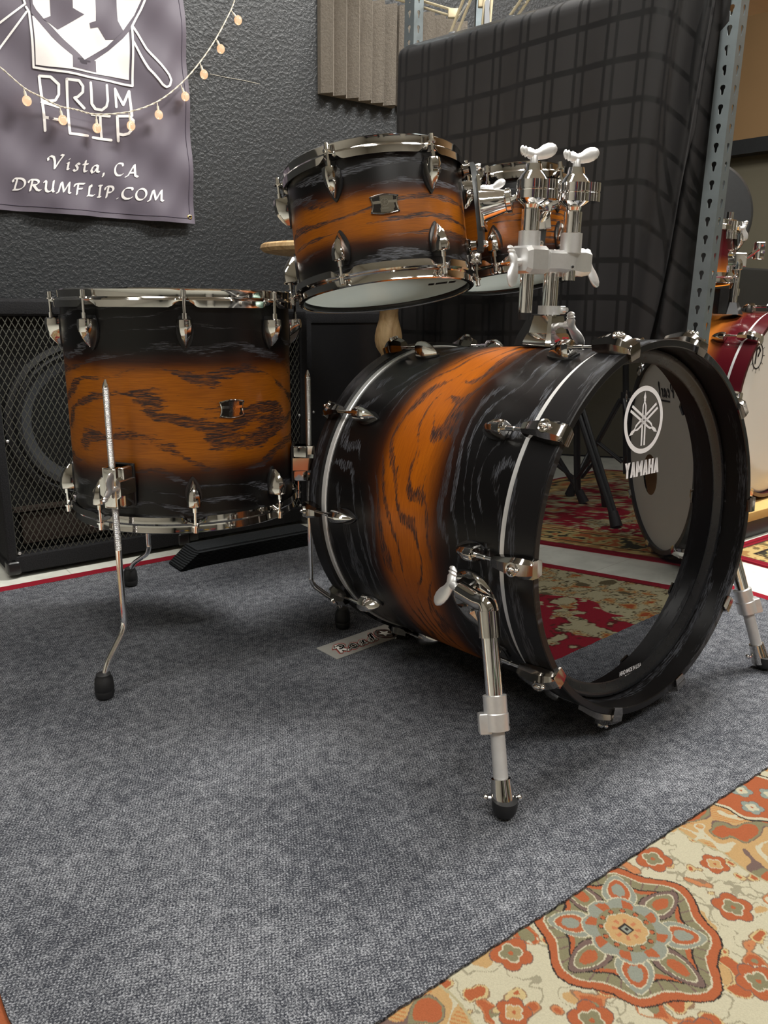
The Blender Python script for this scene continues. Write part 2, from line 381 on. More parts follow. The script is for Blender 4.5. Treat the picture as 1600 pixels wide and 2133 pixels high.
for i, (s, t, p) in enumerate(LIGHTS):
    cl = thing('ceiling_light', 'white rectangular ceiling light added above the room to light it, outside the picture', 'ceiling light', T(ws(s, t, CEIL)) @ RZ(TH), 'ceiling lights')
    b = BM(); b.box(-0.62, 0.62, -0.19, 0.19, -0.02, -0.001); obj('lamp_frame', b, CEILM, cl, world=T(ws(s, t, CEIL)) @ RZ(TH))
    b = BM(); b.box(-0.58, 0.58, -0.15, 0.15, -0.026, -0.021); obj('diffuser', b, GLOWC, cl, world=T(ws(s, t, CEIL)) @ RZ(TH))

# ------------------------------------------------------------------ rugs and carpet
def vnoise(x, y, seed=0):
    xi = np.floor(x).astype(np.int64); yi = np.floor(y).astype(np.int64); xf = x-xi; yf = y-yi
    def h(a, b_):
        n = (a*374761393+b_*668265263+seed*974634777) & 0x7fffffff; n = ((n ^ (n >> 13))*1274126177) & 0x7fffffff
        return ((n ^ (n >> 16)) & 0xffff)/65535.0
    u = xf*xf*(3-2*xf); v_ = yf*yf*(3-2*yf)
    return (h(xi, yi)*(1-u)+h(xi+1, yi)*u)*(1-v_)+(h(xi, yi+1)*(1-u)+h(xi+1, yi+1)*u)*v_
def fb(x, y, seed=0, o=3):
    r = 0; a = 0.5; tt = 0
    for k in range(o): r = r+a*vnoise(x*2**k, y*2**k, seed+k*17); tt += a; a *= 0.5
    return r/tt
def P3(r, g, b_): return np.array(lin(r, g, b_)[:3])
CREAM, TERRA, OLIVE, GREYG, TAN, INK, BROWN = P3(168, 162, 139), P3(146, 80, 50), P3(112, 107, 82), P3(120, 123, 112), P3(162, 132, 90), P3(44, 38, 36), P3(98, 80, 74)
RED, KHAKI, GOLD = P3(136, 22, 40), P3(168, 160, 128), P3(164, 120, 72)
def put(col, m, c):
    col[m] = c
def floret(col, S, Tt, cs, ct, r0, rot=0.0, petal=OLIVE, ground=TERRA):
    dx = S-cs; dy = Tt-ct; r = np.hypot(dx, dy); a = np.arctan2(dy, dx)-rot
    R1 = r0*(0.80+0.30*np.abs(np.cos(2.5*a)))
    put(col, r < R1+r0*0.06, BROWN); put(col, r < R1, ground)
    R2 = r0*0.52*(0.72+0.36*np.abs(np.cos(2*a)))
    put(col, r < R2+r0*0.09, CREAM); put(col, r < R2, petal); put(col, r < r0*0.13, TERRA)
def rug_cream(S, Tt):
    n = S.shape; col = np.empty(n+(3,)); col[:] = CREAM
    wx = S+0.010*(fb(S*40, Tt*40, 3)-0.5); wy = Tt+0.010*(fb(S*40, Tt*40, 9)-0.5)
    f = fb(wx*34, wy*34, 21, 3)
    put(col, np.abs(f-0.5) < 0.016, P3(132, 126, 106))
    g = fb(wx*27+5, wy*27, 31, 2)
    put(col, g > 0.70, TAN)
    put(col, (g > 0.63) & (g < 0.645), P3(132, 126, 106))
    h = fb(wx*30+9, wy*30+4, 47, 2)
    put(col, h > 0.64, P3(162, 106, 70)); put(col, h > 0.68, TERRA); put(col, h > 0.76, OLIVE)
    put(col, np.abs(h-0.64) < 0.009, P3(120, 96, 76)); put(col, (h > 0.68) & (fb(wx*90, wy*90, 77, 2) > 0.62), CREAM)
    h2 = fb(wx*38+31, wy*38+14, 147, 2); put(col, h2 > 0.70, P3(168, 150, 108)); put(col, h2 > 0.755, TERRA); put(col, np.abs(h2-0.70) < 0.009, P3(120, 96, 76))
    mc = [(0.661, 0.408), (0.661, -0.05), (0.661, 0.866)]
    for (cs, ct) in mc:
        for k in range(8):
            a = pi/8+k*pi/4; rr = 0.138 if k % 2 else 0.134
            floret(col, S, Tt, cs+rr*cos(a), ct+rr*sin(a), 0.021, a)
            a2 = k*pi/4; floret(col, S, Tt, cs+0.178*cos(a2), ct+0.178*sin(a2), 0.016, a2, TAN, TERRA)
        dx = (S-cs)/0.78; dy = (Tt-ct)/0.78; r = np.hypot(dx, dy); a = np.arctan2(dy, dx)
        jag = 0.003*(fb(a*20+3, r*150, 5)-0.5)
        c4 = np.abs(np.cos(2*a)); s4 = np.abs(np.sin(2*a))
        R = 0.098+0.042*c4**3+0.030*s4**4+jag
        put(col, r < R+0.0025, INK); put(col, r < R, TERRA); put(col, r < R-0.012, CREAM); put(col, r < R-0.0145, OLIVE)
        put(col, (r < R-0.0145) & (np.sin(a*36) > 0.93), BROWN)
        put(col, r < R-0.030, INK); put(col, r < R-0.033, TERRA); put(col, r < R-0.040, OLIVE)
        for k in range(8):
            aa = k*pi/4; q = 0.083 if k % 2 == 0 else 0.078
            px, py = cs+q*cos(aa), ct+q*sin(aa); u = (cs+dx-px)*cos(aa)+(ct+dy-py)*sin(aa); v_ = -(cs+dx-px)*sin(aa)+(ct+dy-py)*cos(aa)
            Lh, wd = (0.036, 0.020) if k % 2 == 0 else (0.030, 0.022)
            q2 = (u/Lh)**2+(v_/(wd*(1-0.35*u/Lh)))**2+0.12*(fb(a*30, r*60, 8)-0.5)
            put(col, q2 < 1.22, CREAM if k % 2 else INK); put(col, q2 < 1.1, BROWN if k % 2 == 0 else GREYG)
            put(col, q2 < 0.62, CREAM); put(col, q2 < 0.52, OLIVE if k % 2 == 0 else TERRA); put(col, q2 < 0.20, TERRA if k % 2 == 0 else GREYG)
        R3 = 0.053+0.008*np.abs(np.cos(4*a))+jag
        put(col, r < R3+0.002, CREAM); put(col, r < R3, GREYG)
        put(col, (r < R3-0.004) & (r > 0.040) & (np.cos(8*a+1.5) > 0.25), TERRA)
        put(col, r < 0.041, OLIVE)
        dd = np.abs(((a/(2*pi)*12) % 1)-0.5)*2*pi/12*0.035
        put(col, (np.hypot(dd, r-0.035) < 0.0042), INK); put(col, (np.hypot(dd, r-0.035) < 0.0034), TERRA)
        R5 = 0.027+0.003*np.abs(np.cos(4*a)); put(col, r < R5+0.0015, CREAM); put(col, r < R5, TAN)
        put(col, (r < 0.020) & (np.abs(np.cos(4*a)) > 0.8) & (r > 0.012), P3(160, 104, 72))
        sq = np.maximum(np.abs(dx), np.abs(dy)); put(col, sq < 0.0085, INK); put(col, sq < 0.0055, GREYG); put(col, sq < 0.0025, INK)
    for sgn, s0 in ((1, 0.862), (-1, 0.445)):
        e = (S-s0)*sgn + 0.008*np.abs(np.sin(Tt*38))-0.004
        put(col, e > 0, P3(150, 142, 112)); put(col, e > 0.003, TAN)
        z_ = e > 0.003
        wv = (np.sin((S*cos(0.6)+Tt*sin(0.6))*1400) > 0.35) & (fb(wx*22, wy*22, 61, 2) > 0.46)
        put(col, z_ & wv, P3(158, 104, 62))
        g2 = fb(wx*24+3, wy*24+8, 71, 2); put(col, z_ & (np.abs(g2-0.5) < 0.02), CREAM); put(col, z_ & (g2 > 0.66), OLIVE); put(col, z_ & (g2 > 0.72), TERRA); put(col, z_ & (np.abs(g2-0.66) < 0.01), BROWN)
        for k in range(-6, 8):
            tc = 0.30+k*0.17; cs = s0+sgn*0.15
            u = (S-cs); v_ = (Tt-tc); rr = np.hypot(u/0.055, v_/0.075); ja = 0.06*np.sin(np.arctan2(v_, u)*8)
            put(col, rr+ja < 1.12, INK); put(col, rr+ja < 1.07, CREAM); put(col, rr+ja < 0.98, TERRA)
            for (du, dv) in ((0, 0), (0.025, 0.03), (-0.025, 0.03), (0.025, -0.03), (-0.025, -0.03)):
                floret(col, S, Tt, cs+du, tc+dv, 0.014, 0.3, CREAM, P3(118, 126, 118))
        put(col, (S-s0)*sgn > 0.235, CREAM); put(col, (S-s0)*sgn > 0.24, TERRA)
    return col
def rug_red(S, Tt, b0, ed):
    """ed = distance in from the rug's edge; b0 = border width"""
    n = S.shape; col = np.empty(n+(3,)); col[:] = RED
    wx = S+0.03*(fb(S*14, Tt*14, 3)-0.5); wy = Tt+0.03*(fb(S*14, Tt*14, 9)-0.5)
    f = fb(wx*13, wy*13, 121, 4)
    bord = (ed > 0.035+0.012*(fb(S*60, Tt*60, 14)-0.2)) & (ed < b0+0.03*np.sin((S-Tt)*18))
    leaf = ((f > 0.53) & (ed > b0*0.5)) | bord
    leaf = leaf & (ed > 0.03)
    put(col, leaf, KHAKI)
    g = fb(wx*34, wy*34, 33, 4)
    put(col, leaf & (g > 0.56), P3(176, 160, 118)); put(col, leaf & (g > 0.64), GOLD); put(col, leaf & (g > 0.72), P3(150, 74, 42))
    put(col, leaf & (np.abs(g-0.5) < 0.022), P3(74, 62, 44)); put(col, leaf & (np.abs(g-0.6) < 0.012), P3(110, 60, 40))
    put(col, (~leaf) & (ed > 0.03) & (f > 0.50), P3(90, 30, 30)); put(col, (~leaf) & (ed > 0.06) & (g > 0.68), KHAKI)
    h = fb(wx*16+7, wy*16, 55, 2); put(col, leaf & bord & (h < 0.25), P3(90, 80, 58))
    return col
def rug_field2(S, Tt, ed):
    col = rug_red(S*1.3, Tt*1.3, 0.0, ed)
    wb = (ed > 0.030) & (ed < 0.26); g = fb(S*30, Tt*30, 91, 3)
    put(col, wb, P3(196, 170, 112)); put(col, wb & (g > 0.55), P3(160, 120, 74)); put(col, wb & (g < 0.36), P3(118, 100, 66))
    m2 = (ed > 0.085) & (ed < 0.20); put(col, m2, P3(60, 58, 46)); put(col, m2 & (g > 0.42), P3(176, 158, 104)); put(col, m2 & (g > 0.6), P3(170, 96, 58))
    put(col, np.abs(ed-0.080) < 0.004, INK); put(col, np.abs(ed-0.205) < 0.004, INK); put(col, np.abs(ed-0.23) < 0.003, P3(140, 50, 40))
    put(col, np.abs(ed-0.017) < 0.003, P3(90, 14, 26)); put(col, np.abs(ed-0.031) < 0.0025, INK)
    return col
def grid_rug(name, xs, ys, fn, z, thick, label, cat):
    nx, ny = len(xs), len(ys); S, Tt = np.meshgrid(xs, ys, indexing='ij')
    z_ = np.full(S.shape, z)
    co = np.stack([S, Tt, z_], -1).reshape(-1, 3)
    i, j = np.meshgrid(np.arange(nx-1), np.arange(ny-1), indexing='ij'); a = (i*ny+j).ravel()
    quads = np.stack([a, a+ny, a+ny+1, a+1], 1)
    me = bpy.data.meshes.new(name)
    nb = 8; bx = [(xs[0], ys[0]), (xs[-1], ys[0]), (xs[-1], ys[-1]), (xs[0], ys[-1])]
    extra = np.array([(x, y, z) for x, y in bx]+[(x, y, z-thick) for x, y in bx]); n0 = len(co)
    co2 = np.vstack([co, extra]); ex = np.array([[n0, n0+1, n0+5, n0+4], [n0+1, n0+2, n0+6, n0+5], [n0+2, n0+3, n0+7, n0+6], [n0+3, n0, n0+4, n0+7], [n0+7, n0+6, n0+5, n0+4]])
    q2 = np.vstack([quads, ex])
    me.vertices.add(len(co2)); me.vertices.foreach_set('co', co2.ravel().astype(np.float32))
    me.loops.add(q2.size); me.loops.foreach_set('vertex_index', q2.ravel().astype(np.int32))
    me.polygons.add(len(q2)); me.polygons.foreach_set('loop_start', (np.arange(len(q2))*4).astype(np.int32))
    me.update(calc_edges=True)
    col = fn(S, Tt).reshape(-1, 3); col = np.vstack([col, np.tile(col[0], (8, 1))])
    at = me.color_attributes.new('Col', 'FLOAT_COLOR', 'POINT')
    at.data.foreach_set('color', np.hstack([col, np.ones((len(col), 1))]).ravel().astype(np.float32))
    me.materials.append(RUGM)
    return tag(link(name, me, None, WSF), label, cat)
def nonuni(*segs):
    out = []
    for (a, b_, st) in segs: out += list(np.arange(a, b_-st*0.5, st))
    return np.array(out+[segs[-1][1]])
def ed_of(s0, s1, t0, t1): return lambda S, Tt: np.minimum(np.minimum(S-s0, s1-S), np.minimum(Tt-t0, t1-Tt))
e1 = ed_of(-0.35, 1.822, -1.0, 1.945)
grid_rug('oriental_rug', nonuni((-0.35, 0.0, 0.02), (0.0, 1.10, 0.012), (1.10, 1.822, 0.0028)), nonuni((-1.0, -0.25, 0.02), (-0.25, 0.49, 0.0028), (0.49, 1.80, 0.02), (1.80, 1.945, 0.004)),
         lambda S, Tt: rug_red(S, Tt, 0.27, e1(S, Tt)), -0.0068, 0.0045, 'red bordered oriental rug lying under the grey carpet', 'rug')
grid_rug('patterned_rug', nonuni((-0.2, 0.30, 0.012), (0.30, 1.115, 0.0013)), nonuni((-0.75, 0.14, 0.012), (0.14, 0.49, 0.0013), (0.49, 0.80, 0.01)),
         rug_cream, -0.0036, 0.003, 'cream and terracotta rug with a flower medallion in the front right corner', 'rug')
e2 = ed_of(2.036, 3.7, -1.1, 1.122)
grid_rug('oriental_rug', nonuni((2.036, 2.6, 0.004), (2.6, 3.7, 0.008)), nonuni((-1.1, -0.3, 0.02), (-0.3, 1.122, 0.005)),
         lambda S, Tt: rug_field2(S, Tt, e2(S, Tt)), -0.006, 0.0055, 'red and gold rug across the tile strip on the right, under the second kit', 'rug')
# grey carpet: a slab with a slightly wandering edge
b = BM(); pts = []
def edge(p, q, n, amp):
    for k in range(n):
        u = k/n; d = (q-p).normalized(); nrm = Vector((-d.y, d.x, 0)); pts.append(p.lerp(q, u)+nrm*(amp*(random.random()-0.5)))
P0, P1, P2, P3_ = Vector((0.09, 0.476, 0)), Vector((1.775, 0.476, 0)), Vector((1.777, 1.89, 0)), Vector((0.08, 1.893, 0))
edge(P0, P1, 260, 0.0022); edge(P1, P2, 120, 0.002); edge(P2, P3_, 120, 0.003); edge(P3_, P0, 120, 0.002)
b.prism([(p.x, p.y) for p in pts], -0.0034, 0.0)
tag(obj('grey_carpet', b, CARPET, world=WSF, sharp=30), 'flat grey ribbed carpet that the drum kit stands on', 'carpet')
FLOOR = 0.0
TILEZ = -0.012
# cream fray of rug along carpet back edge is the rug pattern itself
# black carpeted block behind the floor tom
def wedge_block(name, s0, s1, t0, t1, z0, z1, label):
    bb = BM(); rings = []
    for (s, k) in ((s0, 0), (s0+0.05, 1), (s1, 1)):
        h = z0+(z1-z0)*(0.12 if k == 0 else 1)
        c0 = t0+0.01; rings.append([(s, c0, z0), (s, t1, z0), (s, t1, h), (s, t0+0.016, h), (s, t0, h-0.006 if k else h)])
    bb.loft(rings); return tag(obj(name, bb, DCARPET, world=WSF), label, 'block')
wedge_block('carpeted_block', 0.735, 1.125, 1.785, 1.862, FLOOR, FLOOR+0.047, 'long low black carpet covered block behind the floor tom')

# ------------------------------------------------------------------ speaker cabinets
def cabinet(name, s0, w_, t0, d_, h, label, woofer=True, mesh=True):
    M = WSF @ T(Vector((s0+w_/2, t0, TILEZ)))
    th = thing(name, label, 'speaker cabinet', M)
    hw = w_/2; r = 0.022
    bb = BM()    # shell: hollow box open at the front
    bb.box(-hw, hw, 0, d_, 0.012, 0.012+0.045, b=0.008); bb.box(-hw, hw, 0, d_, h-0.038, h, b=0.012)
    bb.box(-hw, -hw+0.022, 0, d_, 0.03, h-0.02, b=0.006); bb.box(hw-0.022, hw, 0, d_, 0.03, h-0.02, b=0.006)
    bb.box(-hw+0.01, hw-0.01, d_-0.02, d_, 0.03, h-0.02)
    obj('carpeted_box', bb, FUZZ, th, world=M)
    bb = BM(); bb.box(-hw+0.02, hw-0.02, 0.05, 0.065, 0.05, h-0.03); bf = obj('baffle', bb, BLACKM, th, world=M)
    bb = BM(); bb.box(-hw+0.045, hw-0.045, 0.03, 0.05, 0.075, 0.155, b=0.004); bb.box(-hw+0.03, hw-0.03, 0.022, 0.05, 0.16, 0.168)
    obj('port_shelf', bb, plain('dark_brown_baffle_port', lin(52, 42, 36), 0.6), th, world=M)
    if woofer:
        Rw = w_*0.43; Mc = M @ T(Vector((0.0, 0.05, 0.17+Rw))) @ RX(pi/2)
        bb = BM(); bb.lathe([(Rw, 0), (Rw, 0.010), (Rw*0.93, 0.014), (Rw*0.9, 0.006), (Rw*0.86, 0.014), (Rw*0.80, 0.008)], 48, M=None); wf = obj('woofer_frame', bb, plain('woofer_frame_paint', lin(40, 40, 42), 0.5), th, world=Mc)
        bb = BM(); bb.lathe([(Rw*0.80, 0.008), (Rw*0.5, -0.012), (Rw*0.3, -0.02), (Rw*0.3, -0.012), (Rw*0.2, -0.004), (0.001, 0.001)], 48); obj('cone', bb, plain('woofer_cone_paper', lin(70, 72, 76), 0.55, nscale=90), wf, world=Mc)
    if mesh:
        bb = BM(); px_, pz = 0.0142, 0.0265; x0, x1, z0, z1 = -hw+0.022, hw-0.022, 0.056, h-0.038
        nx = int((x1-x0)/px_); nz = int((z1-z0)/pz)
        rw = 0.00085
        for i in range(nx+1):
            xa = x0+i*px_
            for sg in (1, -1):
                vv = []; k = 0
                zz = z0; pos = 0
                pts_ = []
                while zz <= z1+1e-6:
                    off = (px_/2 if k % 2 else 0)*sg
                    pts_.append((max(x0, min(x1, xa+off)), zz)); zz += pz/2; k += 1
                for a, c in zip(pts_[:-1], pts_[1:]):
                    d = Vector((c[0]-a[0], c[1]-a[1])); 
                    if d.length < 1e-6: continue
                    d.normalize(); nx_, nz_ = -d.y*rw, d.x*rw; y = 0.006
                    bb.add([(a[0]-nx_, y, a[1]-nz_), (a[0]+nx_, y, a[1]+nz_), (a[0]+nx_, y+0.0012, a[1]+nz_), (a[0]-nx_, y+0.0012, a[1]-nz_),
                            (c[0]-nx_, y, c[1]-nz_), (c[0]+nx_, y, c[1]+nz_), (c[0]+nx_, y+0.0012, c[1]+nz_), (c[0]-nx_, y+0.0012, c[1]-nz_)],
                           [(0, 1, 5, 4), (1, 2, 6, 5), (2, 3, 7, 6), (3, 0, 4, 7)])
        obj('mesh_grille', bb, plain('grey_expanded_metal', lin(96, 96, 88), 0.45, 0.5), th, world=M, sharp=0)
    else:
        bb = BM(); bb.box(-hw+0.02, hw-0.02, 0.004, 0.012, 0.05, h-0.03); obj('cloth_front', bb, BLACKP, th, world=M)
    for sx in (-1, 1):
        bb = BM(); bb.box(sx*hw-0.028*(sx > 0)-0.004*(sx < 0), sx*hw+0.028*(sx < 0)+0.004*(sx > 0), -0.005, 0.03, 0.010, 0.044, b=0.008); obj('corner_protector', bb, BLACKP, th, world=M)
    for sx in (-1, 1):
        for yy in (0.05, d_-0.05):
            bb = BM(); bb.lathe([(0.001, 0), (0.018, 0), (0.016, 0.014), (0.001, 0.014)], 16, M=T(Vector((sx*(hw-0.05), yy, 0.0)))); obj('foot', bb, RUBBER, th, world=M)
    for (xx, zz) in ((-hw+0.028, 0.34), (-hw+0.028, 0.062), (hw-0.028, 0.34), (hw-0.028, 0.062)):
        bb = BM(); bb.ball((xx, 0.003, zz), (0.004, 0.003, 0.004), n=10); obj('screw', bb, SATIN, th, world=M)
    return th, M
cabinet('speaker_cabinet', 0.385, 0.462, 2.0, 0.355, 0.665, 'charcoal carpeted speaker cabinet with diamond mesh grille behind the floor tom')
cabinet('speaker_cabinet', 0.862, 0.395, 2.022, 0.335, 0.645, 'mesh fronted speaker cabinet to the right of its twin, mostly behind the floor tom')
cabinet('speaker_cabinet', 1.275, 0.30, 2.06, 0.30, 0.64, 'plain black speaker cabinet in the dark gap beneath the mounted tom', False, False)
# foam block piece on the floor (yellow)
b = BM(); b.box(0.0, 0.024, 0, 0.012, 0.0, 0.012, b=0.003)
tag(obj('foam_scrap', b, plain('yellow_foam', lin(196, 190, 120), 0.8), world=WSF @ T(Vector((1.16, 1.985, TILEZ)))), 'tiny yellow foam scrap on the white tile by the speaker cabinets', 'scrap')

# ------------------------------------------------------------------ foam tiles on the wall
def foam(s0, z0, label):
    bb = BM(); n = 6; p = 0.305/n; prof = [(0, TW-0.0006)]
    for i in range(n):
        prof += [(i*p+0.002, TW-0.016), (i*p+p*0.5, TW-0.052), (i*p+p-0.002, TW-0.016)]
    prof += [(0.305, TW-0.0006)]
    bb.add([(s0+x, y, z0) for x, y in prof]+[(s0+x, y, z0+0.305) for x, y in prof],
           [tuple(range(len(prof))), tuple(range(len(prof), 2*len(prof)))[::-1]]+[(i, (i+1) % len(prof), len(prof)+(i+1) % len(prof), len(prof)+i) for i in range(len(prof))])
    return tag(obj('acoustic_foam_tile', bb, FOAM, world=WSF, sharp=20), label, 'foam tile', 'grey wedge foam tiles on the black wall')
foam(1.527, 1.305, 'grey wedge foam tile on the black wall left of the rack post')
foam(1.842, 1.315, 'grey wedge foam tile on the wall behind the rack post')

# ------------------------------------------------------------------ strokes and glyphs
def stroke(bb, pts, w_, fn, nib=None, cap=True, sub=0.25, mi=0):
    """flat ribbon along pts (2-D). nib = (angle, ratio): broad pen look. fn maps (x, y) to 3-D."""
    P_ = [Vector(p) for p in pts]; out = [P_[0]]
    for a, c in zip(P_[:-1], P_[1:]):
        n = max(1, int((c-a).length/(w_*3)))
        for k in range(1, n+1): out.append(a.lerp(c, k/n))
    P_ = out
    if nib:
        nv = Vector((cos(nib[0]), sin(nib[0])))*w_/2; th = w_*nib[1]/2
    for a, c in zip(P_[:-1], P_[1:]):
        d = (c-a)
        if d.length < 1e-9: continue
        d.normalize(); nn = Vector((-d.y, d.x))
        if nib:
            h = nn*th; s_ = 1 if nv.dot(nn) > 0 else -1
            q = nv*s_+h
            A_, B_ = q, -q
        else: A_, B_ = nn*w_/2, -nn*w_/2
        quad = [a+A_, a+B_, c+B_, c+A_]
        bb.add([fn(*p) for p in quad], [(0, 1, 2, 3)], mi=mi)
    if not nib:
        for p in P_[(0 if cap else 1):(None if cap else -1)]:
            m = 8; bb.add([fn(p.x+cos(2*pi*k/m)*w_/2, p.y+sin(2*pi*k/m)*w_/2) for k in range(m)], [tuple(range(m))], mi=mi)
    else:
        m = 8
        for p in P_:
            bb.add([fn(*(p+nv*cos(2*pi*k/m)+Vector((-nv.y, nv.x)).normalized()*th*sin(2*pi*k/m))) for k in range(m)], [tuple(range(m))], mi=mi)
def poly(bb, pts, fn, mi=0): bb.add([fn(*p) for p in pts], [tuple(range(len(pts)))], mi=mi)
def arc(cx, cy, rx, ry, a0, a1, n=12): return [(cx+rx*cos(radians(a0+(a1-a0)*k/n)), cy+ry*sin(radians(a0+(a1-a0)*k/n))) for k in range(n+1)]
# glyphs in a unit box (x right, y up)
GL = {
 'D': [[(0.25, 0.0), (0.3, 0.95)], [(0.05, 0.7)]+[(0.0, 0.85), (0.1, 1.0), (0.4, 1.0)]+arc(0.45, 0.5, 0.5, 0.5, 90, -90)+[(0.15, 0.0)]],
 'R': [[(0.25, 0.0), (0.3, 0.95)], [(0.05, 0.75), (0.02, 0.9), (0.15, 1.0), (0.45, 1.0)]+arc(0.5, 0.76, 0.28, 0.24, 90, -90)+[(0.35, 0.52)], [(0.45, 0.5), (0.75, 0.08), (0.95, 0.0), (1.02, 0.06)]],
 'U': [[(0.02, 0.85), (0.08, 1.0), (0.2, 0.9), (0.2, 0.3), (0.3, 0.06), (0.5, 0.0), (0.72, 0.1), (0.8, 0.35), (0.82, 1.0)], [(0.82, 0.3), (0.85, 0.02), (0.95, 0.0)]],
 'M': [[(0.0, 0.0), (0.12, 0.05), (0.22, 0.95), (0.28, 0.95), (0.5, 0.1), (0.78, 0.98), (0.85, 0.05), (0.98, 0.0)]],
 'F': [[(0.3, 0.0), (0.35, 0.95)], [(0.02, 0.75), (0.05, 0.95), (0.3, 1.0), (0.9, 1.0)], [(0.33, 0.52), (0.75, 0.55)]],
 'L': [[(0.5, 0.8), (0.45, 0.98), (0.3, 0.9), (0.28, 0.1), (0.1, 0.0), (0.35, 0.05), (0.8, 0.0), (0.95, 0.12)]],
 'I': [[(0.5, 0.0), (0.5, 1.0)], [(0.25, 0.0), (0.75, 0.0)], [(0.25, 1.0), (0.75, 1.0)]],
 'P': [[(0.3, 0.0), (0.35, 0.95)], [(0.05, 0.7), (0.05, 0.9), (0.25, 1.0), (0.5, 1.0)]+arc(0.55, 0.73, 0.3, 0.27, 90, -90)+[(0.35, 0.46)]],
 'C': [[(0.88, 0.8), (0.8, 0.98), (0.5, 1.0)]+arc(0.52, 0.5, 0.45, 0.5, 100, 260)+[(0.75, 0.02), (0.92, 0.15)]],
 'O': [arc(0.5, 0.5, 0.46, 0.5, 60, 420, 20)],
 '.': [[(0.4, 0.0), (0.5, 0.04)]],
 'A': [[(0.0, 0.0), (0.2, 0.1), (0.62, 1.0), (0.75, 0.1), (0.95, 0.0)], [(0.3, 0.35), (0.75, 0.35)]],
 'V': [[(-0.25, 0.7), (-0.3, 0.9), (-0.1, 1.05), (0.15, 0.95), (0.28, 0.6), (0.33, 0.0), (0.6, 0.55), (0.9, 1.05), (0.7, 1.1)]],
 'i': [[(0.25, 0.55), (0.45, 0.6), (0.35, 0.05), (0.6, 0.08)], [(0.5, 0.85), (0.55, 0.88)]],
 's': [[(0.85, 0.52), (0.6, 0.62), (0.35, 0.48), (0.65, 0.25), (0.6, 0.06), (0.3, 0.0), (0.1, 0.1)]],
 't': [[(0.5, 0.9), (0.4, 0.2), (0.5, 0.02), (0.8, 0.08)], [(0.15, 0.6), (0.85, 0.62)]],
 'a': [[(0.8, 0.5), (0.6, 0.62), (0.3, 0.5), (0.15, 0.2), (0.3, 0.0), (0.55, 0.12), (0.8, 0.55), (0.75, 0.1), (0.98, 0.05)]],
 ',': [[(0.4, 0.06), (0.45, -0.05), (0.3, -0.22)]],
 'o': [arc(0.5, 0.3, 0.36, 0.32, 70, 430, 16)],
 'd': [[(0.8, 0.5), (0.55, 0.62), (0.25, 0.45), (0.2, 0.12), (0.4, 0.0), (0.7, 0.2), (0.95, 1.1), (0.8, 0.1), (1.0, 0.05)]],
 'e': [[(0.15, 0.25), (0.7, 0.4), (0.6, 0.62), (0.3, 0.5), (0.2, 0.15), (0.45, 0.0), (0.85, 0.15)]],
 'r': [[(0.15, 0.55), (0.35, 0.6), (0.3, 0.0)], [(0.33, 0.35), (0.55, 0.6), (0.8, 0.55)]],
 'l': [[(0.3, 0.3), (0.75, 0.95), (0.55, 1.1), (0.35, 0.4), (0.4, 0.02), (0.75, 0.1)]],
}
def text(bb, s, x, y, w_, h, pen, fn, adv=None, slant=0.15, nib=(radians(40), 0.25), drop=0.0, mi=0, capscale=1.0):
    for k, ch in enumerate(s):
        cw = w_*(adv.get(ch, 1.0) if adv else 1.0)
        if ch != ' ':
            for st in GL[ch]:
                stroke(bb, [(x+(p[0]*0.86+slant*p[1])*cw, y+p[1]*h) for p in st], pen, fn, nib, mi=mi)
        x += cw; y += drop*cw
    return x

# ------------------------------------------------------------------ banner
def bdisp(s, z):
    d = 0.006*sin(s*21+1.0*sin(z*4))+0.004*sin((s*0.7+z)*33)+0.003*sin((s-z*0.6)*57+2)+0.0025*sin(s*90+z*25)*max(0, 1.15-z)
    return d
SB0, SB1, ZB0, ZB1 = 0.44, 1.068, 0.877, 1.95
TB = TW-0.022
def bpos(s, z, off=0.0): return (s+0.008*(1.4-z)*(s-SB0)/0.6, TB-bdisp(s, z)-off, z)
bn = thing('cloth_banner', 'purple grey cloth banner with white crest and lettering hung on the black wall', 'banner', WSF @ T(Vector(((SB0+SB1)/2, TB, ZB0))))
b = BM(); nx, nz = 200, 300; vs_ = []
for i in range(nx+1):
    for j in range(nz+1): vs_.append(bpos(SB0+(SB1-SB0)*i/nx, ZB0+(ZB1-ZB0)*j/nz))
for i in range(nx+1):
    for j in range(nz+1):
        v = vs_[i*(nz+1)+j]; vs_.append((v[0], v[1]+0.0012, v[2]))
N1 = (nx+1)*(nz+1)
fs = [(i*(nz+1)+j, (i+1)*(nz+1)+j, (i+1)*(nz+1)+j+1, i*(nz+1)+j+1) for i in range(nx) for j in range(nz)]
fs += [tuple(N1+q for q in f[::-1]) for f in fs]
b.add(vs_, fs); obj('banner_cloth', b, BANNER, bn, world=WSF, sharp=0)
def hemline(bb, p, q, r=0.0008):
    n = 60; bb.tube([bpos(p[0]+(q[0]-p[0])*k/n, p[1]+(q[1]-p[1])*k/n, 0.0006) for k in range(n+1)], r, 5)
b = BM(); hemline(b, (SB1-0.014, ZB0+0.014), (SB1-0.014, ZB1)); hemline(b, (SB0, ZB0+0.014), (SB1-0.014, ZB0+0.014)); obj('hem_stitching', b, plain('dark_purple_thread', lin(66, 58, 74), 0.8), bn, world=WSF)
BRASS = plain('brass_eyelet', lin(214, 186, 120), 0.25, 1.0)
for (s, z) in ((SB1-0.016, ZB0+0.018), (SB1-0.016, 1.492)):
    b = BM(); b.lathe([(0.0035, 0.0015), (0.005, 0.003), (0.0072, 0.002), (0.0078, 0)], 20); q = bpos(s, z, 0.0)
    obj('eyelet', b, BRASS, bn, world=WSF @ T(Vector(q)) @ RX(pi/2))
